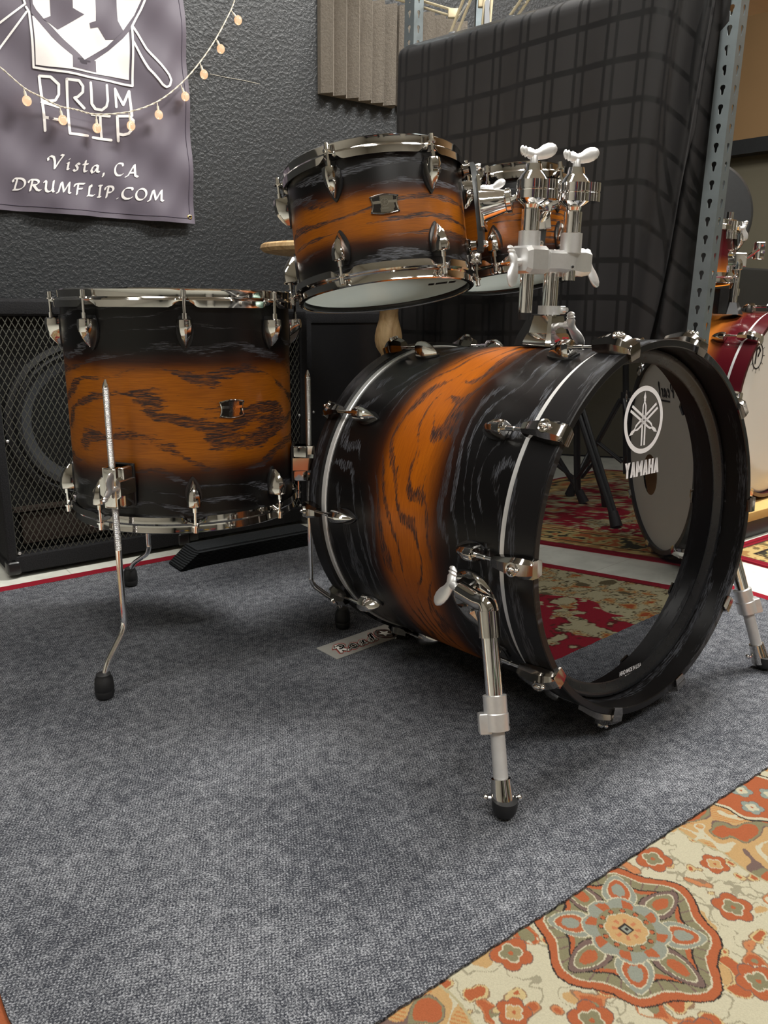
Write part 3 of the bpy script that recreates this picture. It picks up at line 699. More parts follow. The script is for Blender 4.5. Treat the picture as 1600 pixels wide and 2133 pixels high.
def bp(off):      # crop coordinates of the banner crop (2.857x) -> banner surface
    def fn(x, y):
        s, z = wallpt(x/2.857, y/2.857, TB); q = bpos(s, z, off); return (s, q[1], z)
    return fn
def sub_poly(bb, pts, fn, st=12, mi=0):
    """fill a polygon with small cells so that it follows the cloth"""
    t = bmesh.new(); vv = [t.verts.new((p[0], p[1], 0)) for p in pts]; t.faces.new(vv)
    xs = [p[0] for p in pts]; ys = [p[1] for p in pts]
    for k in range(int(min(xs)//st)+1, int(max(xs)//st)+1): bmesh.ops.bisect_plane(t, geom=t.verts[:]+t.edges[:]+t.faces[:], plane_co=(k*st, 0, 0), plane_no=(1, 0, 0))
    for k in range(int(min(ys)//st)+1, int(max(ys)//st)+1): bmesh.ops.bisect_plane(t, geom=t.verts[:]+t.edges[:]+t.faces[:], plane_co=(0, k*st, 0), plane_no=(0, 1, 0))
    t.verts.index_update(); bb.add([fn(v.co.x, v.co.y) for v in t.verts], [tuple(v.index for v in f.verts) for f in t.faces], mi=mi); t.free()
b = BM()
f1, f2, f3, f4 = bp(0.0016), bp(0.0021), bp(0.0026), bp(0.0031)
sub_poly(b, [(190, 95), (213, 385), (775, 472), (765, 175), (500, 100)], f1)
sub_poly(b, [(425, 335), (425, 405), (575, 430), (575, 360)], f2, mi=1)
sub_poly(b, [(165, -250), (187, 80), (250, 165), (300, 222), (500, 402), (650, 300), (730, 230), (800, 150), (880, -30), (900, -250)], f2, mi=1)
for st in ([(155, 40), (172, 70), (200, 400), (795, 508), (785, 158), (835, 60), (880, -60)], [(-260, 330), (150, 22)], [(-200, 560), (158, 70)], [(150, 22), (128, -40)],
           [(792, 160), (870, 290), (1000, 450), (1012, 480), (1004, 512), (985, 522), (962, 508), (880, 410), (792, 250)]):
    stroke(b, st, 13, f3)
sub_poly(b, [(185, -250), (195, 20), (215, 60), (262, 125), (500, 358), (640, 275), (735, 180), (800, 90), (850, -30), (860, -250)], f3)
for pg in ([(285, -120), (296, 100), (250, 118), (340, 180), (500, 88), (430, 50), (416, -120)], [(570, -120), (566, 128), (528, 140), (535, 172), (580, 165), (630, 235), (680, 235), (735, 185), (705, 120), (690, -120)]):
    sub_poly(b, pg, f4, mi=1)
b2 = BM()
for st in ([(235, 450), (250, 605), (325, 600), (346, 565), (345, 505), (300, 458), (235, 450)],
           [(390, 475), (402, 640), (410, 797), (518, 810)], [(390, 475), (465, 483), (490, 515), (490, 550), (460, 578), (442, 582), (500, 645)],
           [(537, 493), (543, 620), (565, 650), (605, 656), (633, 634), (640, 600), (635, 508)],
           [(695, 635), (688, 527), (737, 622), (775, 540), (783, 690)],
           [(250, 622), (264, 780)], [(246, 610), (350, 640)], [(256, 700), (345, 716)],
           [(545, 682), (655, 690)], [(597, 690), (610, 825)], [(553, 818), (667, 832)],
           [(700, 690), (708, 838)], [(700, 690), (765, 692), (792, 718), (790, 765), (765, 795), (735, 802), (708, 795)]):
    stroke(b2, st, 16, f1)
NB = (radians(-38), 0.28)
fy = lambda f: (lambda x, y: f(x, y))
def btext(b, s, x, y, w_, h, pen, adv, drop):
    for ch in s:
        cw = w_*adv.get(ch, 1.0)
        if ch != ' ':
            for st in GL[ch]:
                stroke(b, [(x+(p[0]*0.86+0.12*p[1])*cw, y-p[1]*h) for p in st], pen, f1, NB)
        x += cw; y += drop*cw
b3 = BM(); b4 = BM()
btext(b3, 'Vista, CA', 300, 1005, 66, 74, 12, {'V': 1.25, 'i': 0.7, 's': 0.8, 't': 0.75, 'a': 1.0, ',': 0.65, ' ': 0.55, 'C': 1.1, 'A': 1.35}, 0.105)
btext(b4, 'DRUMFLIP.COM', 68, 1128, 92, 66, 12, {'D': 1.0, 'R': 0.98, 'U': 0.85, 'M': 1.15, 'F': 0.85, 'L': 0.65, 'I': 0.5, 'P': 0.8, '.': 0.32, 'C': 0.85, 'O': 0.85}, 0.085)
obj('printed_crest', b, [CLOTHW, BANNER], bn, world=WSF, sharp=0, label='white printed shield crest with crossed sticks')
for bb_, nm in ((b2, 'shop_name_print'), (b3, 'town_name_print'), (b4, 'web_address_print')): obj(nm, bb_, [CLOTHW, BANNER], bn, world=WSF, sharp=0, label='white printed lettering')

# ------------------------------------------------------------------ string lights
sl = thing('string_lights', 'cream cable of small round bulbs draped across the banner and up the wall', 'string lights', WSF @ T(Vector((0.9, TW, 1.1))))
TL = TW-0.055
cab_px = [(-60, 95), (0, 140), (49, 182), (84, 201), (124, 221), (157, 228), (200, 238), (268, 233), (327, 212), (376, 175), (416, 130), (450, 80), (481, 21), (492, -10), (510, -60)]
cp_ = [Vector((*wallpt(x, y, TL), 0)) for x, y in cab_px]; cp3 = [Vector((p.x, TL, p.y)) for p in cp_]
def smooth(pts, n=6):
    out = []
    for i in range(len(pts)-1):
        p0, p1, p2, p3 = pts[max(i-1, 0)], pts[i], pts[i+1], pts[min(i+2, len(pts)-1)]
        for k in range(n):
            t = k/n; out.append(0.5*((2*p1)+(p2-p0)*t+(2*p0-5*p1+4*p2-p3)*t*t+(3*p1-p0-3*p2+p3)*t**3))
    return out+[pts[-1]]
path = smooth(cp3, 14)
CREAMW = plain('cream_cable', lin(214, 206, 190), 0.5)
b = BM()
for ph in (0, pi): b.tube([p+Vector((0, cos(i*0.9+ph)*0.0012, sin(i*0.9+ph)*0.0012)) for i, p in enumerate(path)], 0.0013, 6)
obj('cable', b, CREAMW, sl, world=WSF)
for (x, y, ax, ay) in ((56, 210, 49, 182), (131, 250, 124, 221), (202, 267, 200, 238), (273, 262, 268, 233), (331, 239, 327, 212), (386, 201, 376, 175), (425, 155, 416, 130), (460, 102, 450, 80), (496, 42, 481, 21)):
    q = Vector((wallpt(x, y, TL)[0], TL, wallpt(x, y, TL)[1])); a = Vector((wallpt(ax, ay, TL)[0], TL, wallpt(ax, ay, TL)[1]))
    d = (a-q).normalized()
    b = BM(); b.tube([a, q+d*0.016], 0.0014, 6); b.tube([q+d*0.022, q+d*0.010], [0.0032, 0.0038], 8); sk = obj('socket', b, CREAMW, sl, world=WSF)
    b = BM(); b.ball(q, (0.0115, 0.0115, 0.0125), n=18); obj('bulb', b, BULB, sk, world=WSF)

b = BM(); tp = [Vector((*wallpt(x, y, TW-0.0015), 0)) for x, y in ((438, 154), (470, 161), (505, 167), (541, 175))]
b.tube(smooth([Vector((q.x, TW-0.0015, q.y)) for q in tp], 6), 0.0006, 5)
tag(obj('loose_thread', b, CREAMW, world=WSF), 'loose silvery thread stuck to the black wall right of the banner', 'thread')
# ------------------------------------------------------------------ rack with plaid cloth
PL, PR = Vector((0.036, 2.558, 0)), Vector((0.731, 1.879, 0))
DR = (PR-PL).normalized(); NRr = Vector((DR.y, -DR.x, 0));
if NRr.dot(CO-PL) < 0: NRr = -NRr
rk = thing('storage_rack', 'grey slotted steel storage rack standing right of the wall foam', 'shelving rack', T(PL.lerp(PR, 0.5)))
def post(z1, M, w1=0.038):
    """L section post with real keyhole slots; z measured from the tile"""
    pit = 0.0381; hx = w1*0.5; n = int(z1/pit)
    prof = [(0.0040, 0.0075), (0.0058, 0.0045), (0.0056, 0.0010), (0.0036, -0.0022), (0.0026, -0.010), (0.0012, -0.0120), (-0.0012, -0.0120), (-0.0026, -0.010), (-0.0036, -0.0022), (-0.0056, 0.0010), (-0.0058, 0.0045), (-0.0040, 0.0075), (0, 0.0085)]
    t = bmesh.new(); zc = pit*0.55; m = len(prof)
    h = [t.verts.new((hx+x, zc+z, 0)) for x, z in prof]; c4 = [t.verts.new(q) for q in ((0, 0, 0), (w1, 0, 0), (w1, pit, 0), (0, pit, 0))]
    es = [t.edges.new((h[k], h[(k+1) % m])) for k in range(m)]+[t.edges.new((c4[k], c4[(k+1) % 4])) for k in range(4)]
    bmesh.ops.triangle_fill(t, use_beauty=True, edges=es)
    for f in list(t.faces):
        c = f.calc_center_median()
        if all(v in h for v in f.verts) and abs(c.x-hx) < 0.004 and -0.011 < c.y-zc < 0.008: t.faces.remove(f)
    t.verts.index_update(); pv = [v.co.copy() for v in t.verts]; pf = [tuple(v.index for v in f.verts) for f in t.faces]
    hi = [v.index for v in h]; t.free()
    bb = BM(); th = 0.002; N = len(pv)
    for i in range(n):
        for sw in (0, 1):
            vs_ = []
            for off in (0, th):
                for v in pv: vs_.append((v.x, off, v.y+i*pit) if not sw else (off, v.x, v.y+i*pit))
            fs_ = pf+[tuple(k+N for k in f[::-1]) for f in pf]+[(hi[k], hi[(k+1) % m], hi[(k+1) % m]+N, hi[k]+N) for k in range(m)]
            bb.add(vs_, fs_, M)
    for sw in (0, 1):
        if sw: bb.box(0, th, w1-0.0002, w1, 0, n*pit, M)
        else: bb.box(w1-0.0002, w1, 0, th, 0, n*pit, M)
    return bb
PC = Vector((0.7245, 1.862, TILEZ)); PLc = Vector((0.062, 2.535, TILEZ))
ROTP = frame(Vector((0, 0, 0)), Vector((-0.70, 0.714, 0)).normalized(), Vector((0.714, 0.70, 0)).normalized(), Z)
for pp in (PC, PLc):
    b = post(2.3, ROTP); obj('slotted_post', b, STEEL, rk, world=T(pp), sharp=30)
BACK = -NRr*0.32
for p in (PL+BACK, PR+Vector((0.060, 0.262, 0))):
    b = BM(); b.box(0, 0.038, 0, 0.002, TILEZ, 2.3); b.box(0, 0.002, 0, 0.038, TILEZ, 2.3); obj('slotted_post', b, STEEL, rk, world=T(p))
for zz in (1.345, 0.20):
    b = BM(); L_ = (PR-PL).length
    b.box(0.01, L_-0.02, 0.02, 0.30, 0.0, 0.016); obj('shelf', b, plain('particle_board', lin(150, 120, 84), 0.8), rk, world=frame(PL+Vector((0, 0, zz)), DR, -NRr, Z))
# cloth
pc = thing('plaid_tablecloth', 'charcoal plaid tablecloth hanging over the side of the storage rack', 'tablecloth', T(PL.lerp(PR, 0.5)+Vector((0, 0, 1.372))))
LR = (PR-PL).length
def hang(q0, q1, ztop, zbot, off, seed, fold, nx=150, nz=110, uv0=0.0):
    bb = BM(); vs_ = []; uvs_ = []
    for i in range(nx+1):
        q = q0+(q1-q0)*i/nx
        zb = zbot(q)
        for j in range(nz+1):
            v = j/nz; z = ztop(q)+(zb-ztop(q))*v
            dz = ztop(q)-z
            amp = fold*min(1, 0.15+dz*1.3)
            d = off+amp*(0.8*sin(q*26+seed+0.8*sin(dz*2.2))+0.4*sin(q*53+seed*2+dz*1.5)+0.25*sin(q*9+dz*4+seed))
            u_ = min(1, max(0, (q-0.80)/0.16)); d += 0.030*u_*u_*(3-2*u_)*(0.5+sin(11*u_+5.2*dz+seed))
            top = min(1, dz/0.03); back = (1-top)**2
            p = PL+DR*(q*LR)+NRr*(d*top+0.012-0.02*back)
            vs_.append((p.x, p.y, z)); uvs_.append((q*LR+uv0+0.006*sin(dz*4)+0.05*u_*sin(dz*7), -dz+0.010*sin(q*5+seed)+0.12*u_*u_))
    fs = []; uu = []
    for i in range(nx):
        for j in range(nz):
            f = (i*(nz+1)+j, (i+1)*(nz+1)+j, (i+1)*(nz+1)+j+1, i*(nz+1)+j+1); fs.append(f); uu.append([uvs_[k] for k in f])
    n_ = len(vs_)
    vs2 = vs_+[(x-NRr.x*0.0015, y-NRr.y*0.0015, z) for x, y, z in vs_]
    fs2 = fs+[tuple(k+n_ for k in f[::-1]) for f in fs]; uu2 = uu+[u[::-1] for u in uu]
    bb.add(vs2, fs2, None, uu2); return bb
def zb_front(q):
    if q < 0.80: return 0.03
    u = (q-0.80)/0.17; u = min(1, max(0, u)); return 0.03+(1.02)*(u**0.8)
b = hang(0.012, 0.965, lambda q: 1.378, zb_front, 0.022, 1.0, 0.008); obj('front_panel', b, PLAID, pc, sharp=0)
b = hang(0.70, 0.985, lambda q: 1.37, lambda q: 0.03, -0.03, 3.3, 0.012, 60, 110, 0.03); obj('under_panel', b, PLAID, pc, sharp=0)
# top flap lying on the shelf
b = BM(); b.box(0.0, LR-0.03, 0.03, 0.30, 0.0, 0.002); obj('top_flap', b, PLAID, pc, world=frame(PL+DR*0.01+Vector((0, 0, 1.363)), DR, -NRr, Z))
# lamp arms standing on the shelf
LAMPC = plain('cream_painted_lamp_metal', lin(214, 200, 168), 0.35, 0.3)
def at_depth(px, py, D): return CO+ray(px, py)*D
zs = 1.368
def bk(px, py, back=0.10): return hit(px, py, PL-NRr*back, NRr)
def lamp(label, foot, elbow, arms2, tip, head):
    base = Vector((foot.x, foot.y, zs)); th = thing('desk_lamp', label, 'lamp', T(base))
    bb = BM(); bb.lathe([(0.001, 0), (0.05, 0), (0.05, 0.010), (0.018, 0.016), (0.011, 0.03), (0.001, 0.03)], 24); obj('lamp_base', bb, GREYC, th, world=T(base))
    sd = CR
    for s_ in (-0.010, 0.010):
        bb = BM(); bb.tube([base+Z*0.022+sd*s_, elbow+sd*s_], 0.0040, 8); obj('lower_arm', bb, LAMPC, th)
    for s_ in (-0.008, 0.008):
        bb = BM(); bb.tube([arms2+Z*s_, tip+Z*s_], 0.0036, 8); obj('upper_arm', bb, LAMPC, th)
    bb = BM(); bb.box(-0.016, 0.016, -0.007, 0.007, -0.012, 0.012, b=0.003); obj('elbow_joint', bb, LAMPC, th, world=T(arms2))
    bb = BM(); bb.tube([base+Z*0.05+sd*0.003, base.lerp(elbow, 0.8)+sd*0.003], 0.0026, 8); obj('spring', bb, SATIN, th)
    bb = BM(); bb.lathe([(0.012, 0), (0.02, 0.02), (0.06, 0.09), (0.058, 0.09), (0.018, 0.022), (0.001, 0.01)], 28); obj('lamp_shade', bb, LAMPC, th, world=zframe(tip, (head-tip).normalized()))
lamp('cream jointed desk lamp at the left end of the rack shelf', bk(943, 80, 0.06), bk(978, -14, 0.06), bk(945, 28, 0.06), bk(620, -70, 0.06), bk(600, -160, 0.06))
lamp('cream desk lamp with a grey stem in the middle of the rack shelf', bk(1012, 40, 0.12), bk(1020, -30, 0.12), bk(1008, 6, 0.12), bk(1060, -150, 0.12), bk(1066, -230, 0.12))
lamp('pale desk lamp on the rack shelf, rightmost of the lamps', bk(1066, 22, 0.06), bk(1100, -10, 0.06), bk(1090, -16, 0.06), bk(1160, -170, 0.06), bk(1168, -250, 0.06))
bb = BM(); sp0 = bk(1014, 44, 0.115); bb.prism([(-0.008, -0.05), (0.008, -0.05), (0.0055, 0.03), (-0.0055, 0.03)], -0.006, 0.006)
obj('grey_stem', bb, GREYC, bpy.data.objects['desk_lamp.001'], world=frame(bk(1014, 24, 0.115), CR, CU, -CF))
# white arm seen left of the first lamp
# ------------------------------------------------------------------ drum hardware
def logo_forks(bb, cx, cy, R, fn, z=0, ring=True, mi=0, ringw=0.145):
    """ring with three crossed tuning forks"""
    if ring:
        n = 64
        for k in range(n):
            a, c = 2*pi*k/n, 2*pi*(k+1)/n
            poly(bb, [(cx+R*cos(a), cy+R*sin(a)), (cx+R*cos(c), cy+R*sin(c)), (cx+R*(1-ringw)*cos(c), cy+R*(1-ringw)*sin(c)), (cx+R*(1-ringw)*cos(a), cy+R*(1-ringw)*sin(a))], fn, mi)
    for k in range(3):
        th = pi/2+k*2*pi/3; d = Vector((cos(th), sin(th))); nn = Vector((-d.y, d.x))
        P_ = lambda u, v_: tuple(Vector((cx, cy))+d*(u*R)+nn*(v_*R))
        poly(bb, [P_(0.84, 0), P_(0.66, 0.065), P_(0.62, 0.045), P_(0.56, 0.05), P_(0.54, 0.03), P_(0.54, -0.03), P_(0.56, -0.05), P_(0.62, -0.045), P_(0.66, -0.065)], fn, mi)
        for s_ in (1, -1):
            poly(bb, [P_(0.54, 0.0), P_(0.54, 0.03*s_), P_(0.42, 0.10*s_), P_(0.22, 0.11*s_), P_(0.10, 0.075*s_), P_(0.10, 0.03*s_), P_(0.30, 0.045*s_), P_(0.44, 0.03*s_), P_(0.50, 0.0)], fn, mi)
            poly(bb, [P_(0.14, 0.03*s_), P_(0.14, 0.105*s_), P_(-0.76, 0.115*s_), P_(-0.76, 0.035*s_)], fn, mi)
def block_word(bb, word, x, y, w_, h, th, fn, mi=0):
    SH = {'Y': [[(0, 1), (0.5, 0.5), (1, 1)], [(0.5, 0.5), (0.5, 0)]], 'A': [[(0, 0), (0.5, 1), (1, 0)], [(0.2, 0.28), (0.8, 0.28)]],
          'M': [[(0, 0), (0, 1), (0.5, 0.25), (1, 1), (1, 0)]], 'H': [[(0, 0), (0, 1)], [(1, 0), (1, 1)], [(0, 0.5), (1, 0.5)]]}
    tot = sum({'M': 1.25}.get(c, 1.0) for c in word); u = w_/tot
    for c in word:
        cw = u*{'M': 1.25}.get(c, 1.0)
        for st in SH[c]:
            pts_ = [(x+th/2+p[0]*(cw*0.94-th), y+th*0.0+p[1]*h) for p in st]
            for a, c2 in zip(pts_[:-1], pts_[1:]):
                d = Vector(c2)-Vector(a)
                if abs(d.y) > 0.05*h: off = Vector((th/2, 0))
                else: off = Vector((0, th*0.45))
                poly(bb, [(a[0]-off.x, a[1]-off.y), (a[0]+off.x, a[1]+off.y), (c2[0]+off.x, c2[1]+off.y), (c2[0]-off.x, c2[1]-off.y)], fn, mi)
        x += cw

def lug_meshes():
    """lug frame: origin on shell at the rod end, +x radial out, +z towards the hoop. Returns dict of meshes"""
    out = {}
    b = BM(); secs = []
    for z, wd, x0, x1 in ((0.0, 0.0100, 0.004, 0.0240), (-0.0015, 0.0122, 0.002, 0.0265), (-0.011, 0.0128, 0.002, 0.0275), (-0.021, 0.0112, 0.002, 0.0258), (-0.031, 0.0080, 0.002, 0.0215), (-0.039, 0.0045, 0.002, 0.0155), (-0.0455, 0.0008, 0.002, 0.0085)):
        xm = x0+(x1-x0)*0.55
        secs.append([(x0, wd, z), (xm, wd*0.96, z), (x0+(x1-x0)*0.82, wd*0.74, z), (x1, wd*0.16, z), (x1, -wd*0.16, z), (x0+(x1-x0)*0.82, -wd*0.74, z), (xm, -wd*0.96, z), (x0, -wd, z)])
    b.loft(secs); out['lug'] = b
    b = BM(); n = 20; sh = []
    for k in range(n):
        a = 2*pi*k/n; y = 0.0145*cos(a); z = 0.03*sin(a)-0.021
        if sin(a) < 0: y *= (1-0.55*(-sin(a))**2)
        else: z = -0.021+0.026*min(1, sin(a)*1.25)
        sh.append((y, z))
    b.add([(-0.0035, y, z) for y, z in sh]+[(0.003, y*0.95, z) for y, z in sh], [tuple(range(n)), tuple(range(n, 2*n))[::-1]]+[(i, (i+1) % n, n+(i+1) % n, n+i) for i in range(n)]); out['gasket'] = b
    return out
def to_mesh(b, name, m, sharp=32):
    bm = b.bm; bmesh.ops.recalc_face_normals(bm, faces=bm.faces[:]); th = radians(sharp)
    for e in bm.edges:
        if len(e.link_faces) == 2: e.smooth = e.calc_face_angle(0) < th
    me = bpy.data.meshes.new(name); bm.to_mesh(me); bm.free(); me.materials.append(m); return me
_l = lug_meshes(); ME_LUG = to_mesh(_l['lug'], 'lug', NICK); ME_GASK = to_mesh(_l['gasket'], 'gasket', BLACKP)
def rod_mesh(L_, headdir=1):
    b = BM(); xr = 0.0155
    b.tube([(xr, 0, -0.002), (xr, 0, 0.009)], 0.0042, 10); b.tube([(xr, 0, 0.008), (xr, 0, L_)], 0.0026, 10)
    b.lathe([(0.001, 0), (0.0068, 0), (0.0068, 0.0025), (0.0045, 0.003), (0.0042, 0.013), (0.001, 0.0135)], 12, M=T(Vector((xr, 0, L_))))
    return to_mesh(b, 'tension_rod', CHROME)
def add_lugs(th, M, R, z_, n, a0, up, rodmesh, skip=()):
    for k in range(n):
        a = radians(a0)+2*pi*k/n
        Mk = M @ RZ(a) @ T(Vector((R, 0, z_)))
        if not up: Mk = Mk @ RX(pi)
        lg = link('lug', ME_LUG, th, Mk); link('gasket', ME_GASK, lg, Mk, 'black gasket between lug and shell'); link('tension_rod', rodmesh, lg, Mk)
def hoop(Rl, Rf, Rs, n, a0, hh=0.030):
    prof = [(Rl-0.007, -0.0035), (Rl-0.004, -0.0008), (Rl-0.001, 0.0), (Rl+0.0012, -0.0018), (Rl+0.0006, -0.0045), (Rl, -0.0135), (Rl+0.0016, -0.0155), (Rf-0.001, -0.0165), (Rf+0.0006, -0.019), (Rf+0.0002, -0.0245), (Rf-0.0004, -hh), (Rf-0.0028, -hh+0.0004), (Rs+0.0012, -hh+0.004), (Rs+0.0012, -0.012), (Rl-0.0045, -0.0075)]
    def mod(k, a, r, z):
        d = ((a-radians(a0))/(2*pi/n)+0.5) % 1-0.5; d = abs(d)*2*pi/n*Rf
        g = exp(-(d/0.017)**4)
        if 7 <= k <= 11:
            if z < -0.0185: z = -0.0185+(z+0.0185)*(1-0.86*g)
            e = exp(-(d/0.0075)**4); r = r+0.0065*e
        return r, z
    b = BM(); b.lathe(prof, 240, closed=True, mod=mod); return b
def head_cap(R, z, zc, mat_):
    b = BM(); b.lathe([(0.0005, z), (R*0.3, z), (R*0.7, z), (R*0.955, z), (R*0.985, z-abs(zc)*0.2 if zc > 0 else z+abs(zc)*0.2), (R+0.002, z-zc), ], 96); return b
def badge(th, M, R, a, z, rot=0.0):
    Mk = M @ RZ(radians(a)) @ T(Vector((R+0.0008, 0, z))) @ RY(pi/2) @ RZ(pi/2)    # local: x tangential, y up, z out
    b = BM(); n = 12
    top = [(-0.0235+0.047*k/n, 0.0125+0.0035*sin(pi*k/n)) for k in range(n+1)]; rt = [(0.0235-0.003*sin(pi*k/6), 0.0125-0.025*k/6) for k in range(1, 6)]
    bot = [(-x, -y) for x, y in top]; lt = [(-x, -y) for x, y in rt]
    out = top+rt+bot+lt
    def wrap(x, y, h): aa = x/R; return ((R+h)*sin(aa), y, (R+h)*cos(aa)-R)
    m = len(out); ctr = (0, 0)
    rings = [[wrap(x*s_, y*s_, h) for x, y in out] for s_, h in ((1.0, 0), (1.0, 0.0014), (0.94, 0.0024), (0.88, 0.0014), (0.5, 0.0014), (0.02, 0.0014))]
    vs_ = [p for r in rings for p in r]; fs = []
    for i in range(len(rings)-1):
        for k in range(m): fs.append((i*m+k, i*m+(k+1) % m, (i+1)*m+(k+1) % m, (i+1)*m+k))
    b.add(vs_, fs); pl_ = obj('badge', b, NICK, th, world=Mk)
    b = BM()
    def f(h): return lambda x, y: wrap(x, y, h)
    poly(b, [(x*0.86, y*0.84) for x, y in out], f(0.0016), 1)
    for x0 in (-0.0205, 0.0062): poly(b, [(x0, 0.001), (x0+0.0143, 0.001), (x0+0.0143, 0.0052), (x0, 0.0052)], f(0.0018), 0)
    logo_forks(b, 0, 0.0025, 0.0062, f(0.0020), mi=0, ringw=0.16)
    block_word(b, 'YAMAHA', -0.0055, -0.0082, 0.011, 0.0028, 0.0005, f(0.0020), 0)
    obj('badge_print', b, [CHROME, plain('dark_badge_enamel', (0.02, 0.018, 0.016, 1), 0.15, 0.3)], pl_, world=Mk, sharp=0)
    for (sx, sy) in ((-1, 1), (1, 1), (-1, -1), (1, -1)):
        b = BM(); q = wrap(sx*0.0215, sy*0.0115, 0.0022); b.ball(q, (0.0016, 0.0016, 0.001), n=8); obj('rivet', b, BLACKP, pl_, world=Mk)

def tilt_frame(c, tx, ty):
    z = Vector((tx, ty, 1)).normalized(); x = Vector((1, 0, 0)); x = (x-z*x.dot(z)).normalized(); return frame(c, x, z.cross(x), z)
INNER = plain('pale_oak_shell_interior', lin(206, 190, 160), 0.5, 0, 20, 0.08)
def tom(name, label, c, tx, ty, L_, Rl, Rf, Rs, shellmat, nl, a0, lugz, baseM=None, badge_at=None, lower_head=None):
    M = tilt_frame(c, tx, ty)
    th = thing(name, label, 'drum', baseM or (M @ T(Vector((0, 0, -L_)))))
    b = BM(); ns = 96; b.lathe([(Rs, -0.012), (Rs, -L_+0.012), (Rs-0.006, -L_+0.012), (Rs-0.006, -0.012)], ns, closed=True, rref=Rs, a0=pi/2, a1=pi/2+2*pi-1e-9)
    sh = obj('shell', b, shellmat, th, world=M)
    b = BM(); b.lathe([(Rs-0.0062, -0.012), (Rs-0.0062, -L_+0.012)], 72); obj('shell_interior', b, INNER, th, world=M)
    b = hoop(Rl, Rf, Rs, nl, a0); obj('hoop', b, NICK, th, world=M, sharp=28)
    b = hoop(Rl, Rf, Rs, nl, a0)
    for v in b.bm.verts: v.co.z = -L_-v.co.z
    obj('hoop', b, NICK, th, world=M, sharp=28)
    b = BM(); b.lathe([(0.0005, -0.0095), (Rl*0.5, -0.0095), (Rl*0.93, -0.0095), (Rl-0.008, -0.012), (Rl-0.0075, -0.016)], 96); obj('drumhead', b, HEADT, th, world=M)
    b = BM(); b.lathe([(0.0005, -L_+0.0095), (Rl*0.5, -L_+0.0095), (Rl*0.93, -L_+0.0095), (Rl*0.955, -L_+0.011), (Rl-0.0075, -L_+0.016)], 96); hd = obj('drumhead', b, HEADC, th, world=M)
    b = BM(); b.lathe([(Rl*0.945, -L_+0.0092), (Rl*0.955, -L_+0.006), (Rl-0.007, -L_+0.0045), (Rl-0.0068, -L_+0.0015)], 96); obj('head_rim', b, BLACKM, hd, world=M, label='black rim of the lower drumhead')
    rm = rod_mesh(lugz-0.0165)
    add_lugs(th, M, Rs, -lugz, nl, a0, True, rm); add_lugs(th, M, Rs, -L_+lugz, nl, a0, False, rm)
    if badge_at: badge(th, M, Rs, badge_at[0], badge_at[1])
    return th, M
# ---- floor tom
FTc = Vector((-0.3876, 1.5054, 0.6741)); FL_ = 0.4055
ft, FM = tom('floor_tom', 'floor tom with orange and black oak burst on three bent chrome legs', FTc, -0.0097, 0.0177, FL_, 0.2065, 0.2125, 0.2032, MW_FT, 8, -73, 0.048,
             T(Vector((FTc.x, FTc.y, FLOOR))), (-52.3, -0.196))
def wing(bb, M, L_=0.034, mi=0):
    """wing bolt: stem along +z, a big rounded wing on +x and a smaller stepped one on -x"""
    k = L_/0.034; secs = []
    for (x, w_, h, zc) in ((-0.0235, 0.0010, 0.0020, 0.0150), (-0.0215, 0.0028, 0.0055, 0.0145), (-0.0190, 0.0036, 0.0070, 0.0135), (-0.0170, 0.0026, 0.0055, 0.0125), (-0.0145, 0.0038, 0.0078, 0.0120), (-0.0120, 0.0030, 0.0060, 0.0110), (-0.0085, 0.0042, 0.0078, 0.0100),
                           (0.0, 0.0058, 0.0070, 0.0070), (0.0055, 0.0045, 0.0075, 0.0085), (0.0120, 0.0040, 0.0098, 0.0115), (0.0190, 0.0038, 0.0106, 0.0135), (0.0260, 0.0034, 0.0094, 0.0148), (0.0315, 0.0026, 0.0062, 0.0155), (0.0340, 0.0010, 0.0020, 0.0158)):
        secs.append([(x*k*(1.12 if x > 0 else 1.05), w_*cos(2*pi*q/14), (zc+1.15*h*sin(2*pi*q/14)+(0.05*x if x > 0 else 0))*k) for q in range(14)])
    bb.loft(secs, M); bb.lathe([(0.001, -0.004), (0.0062, -0.004), (0.0058, 0.006), (0.004, 0.010), (0.001, 0.010)], 16, M)
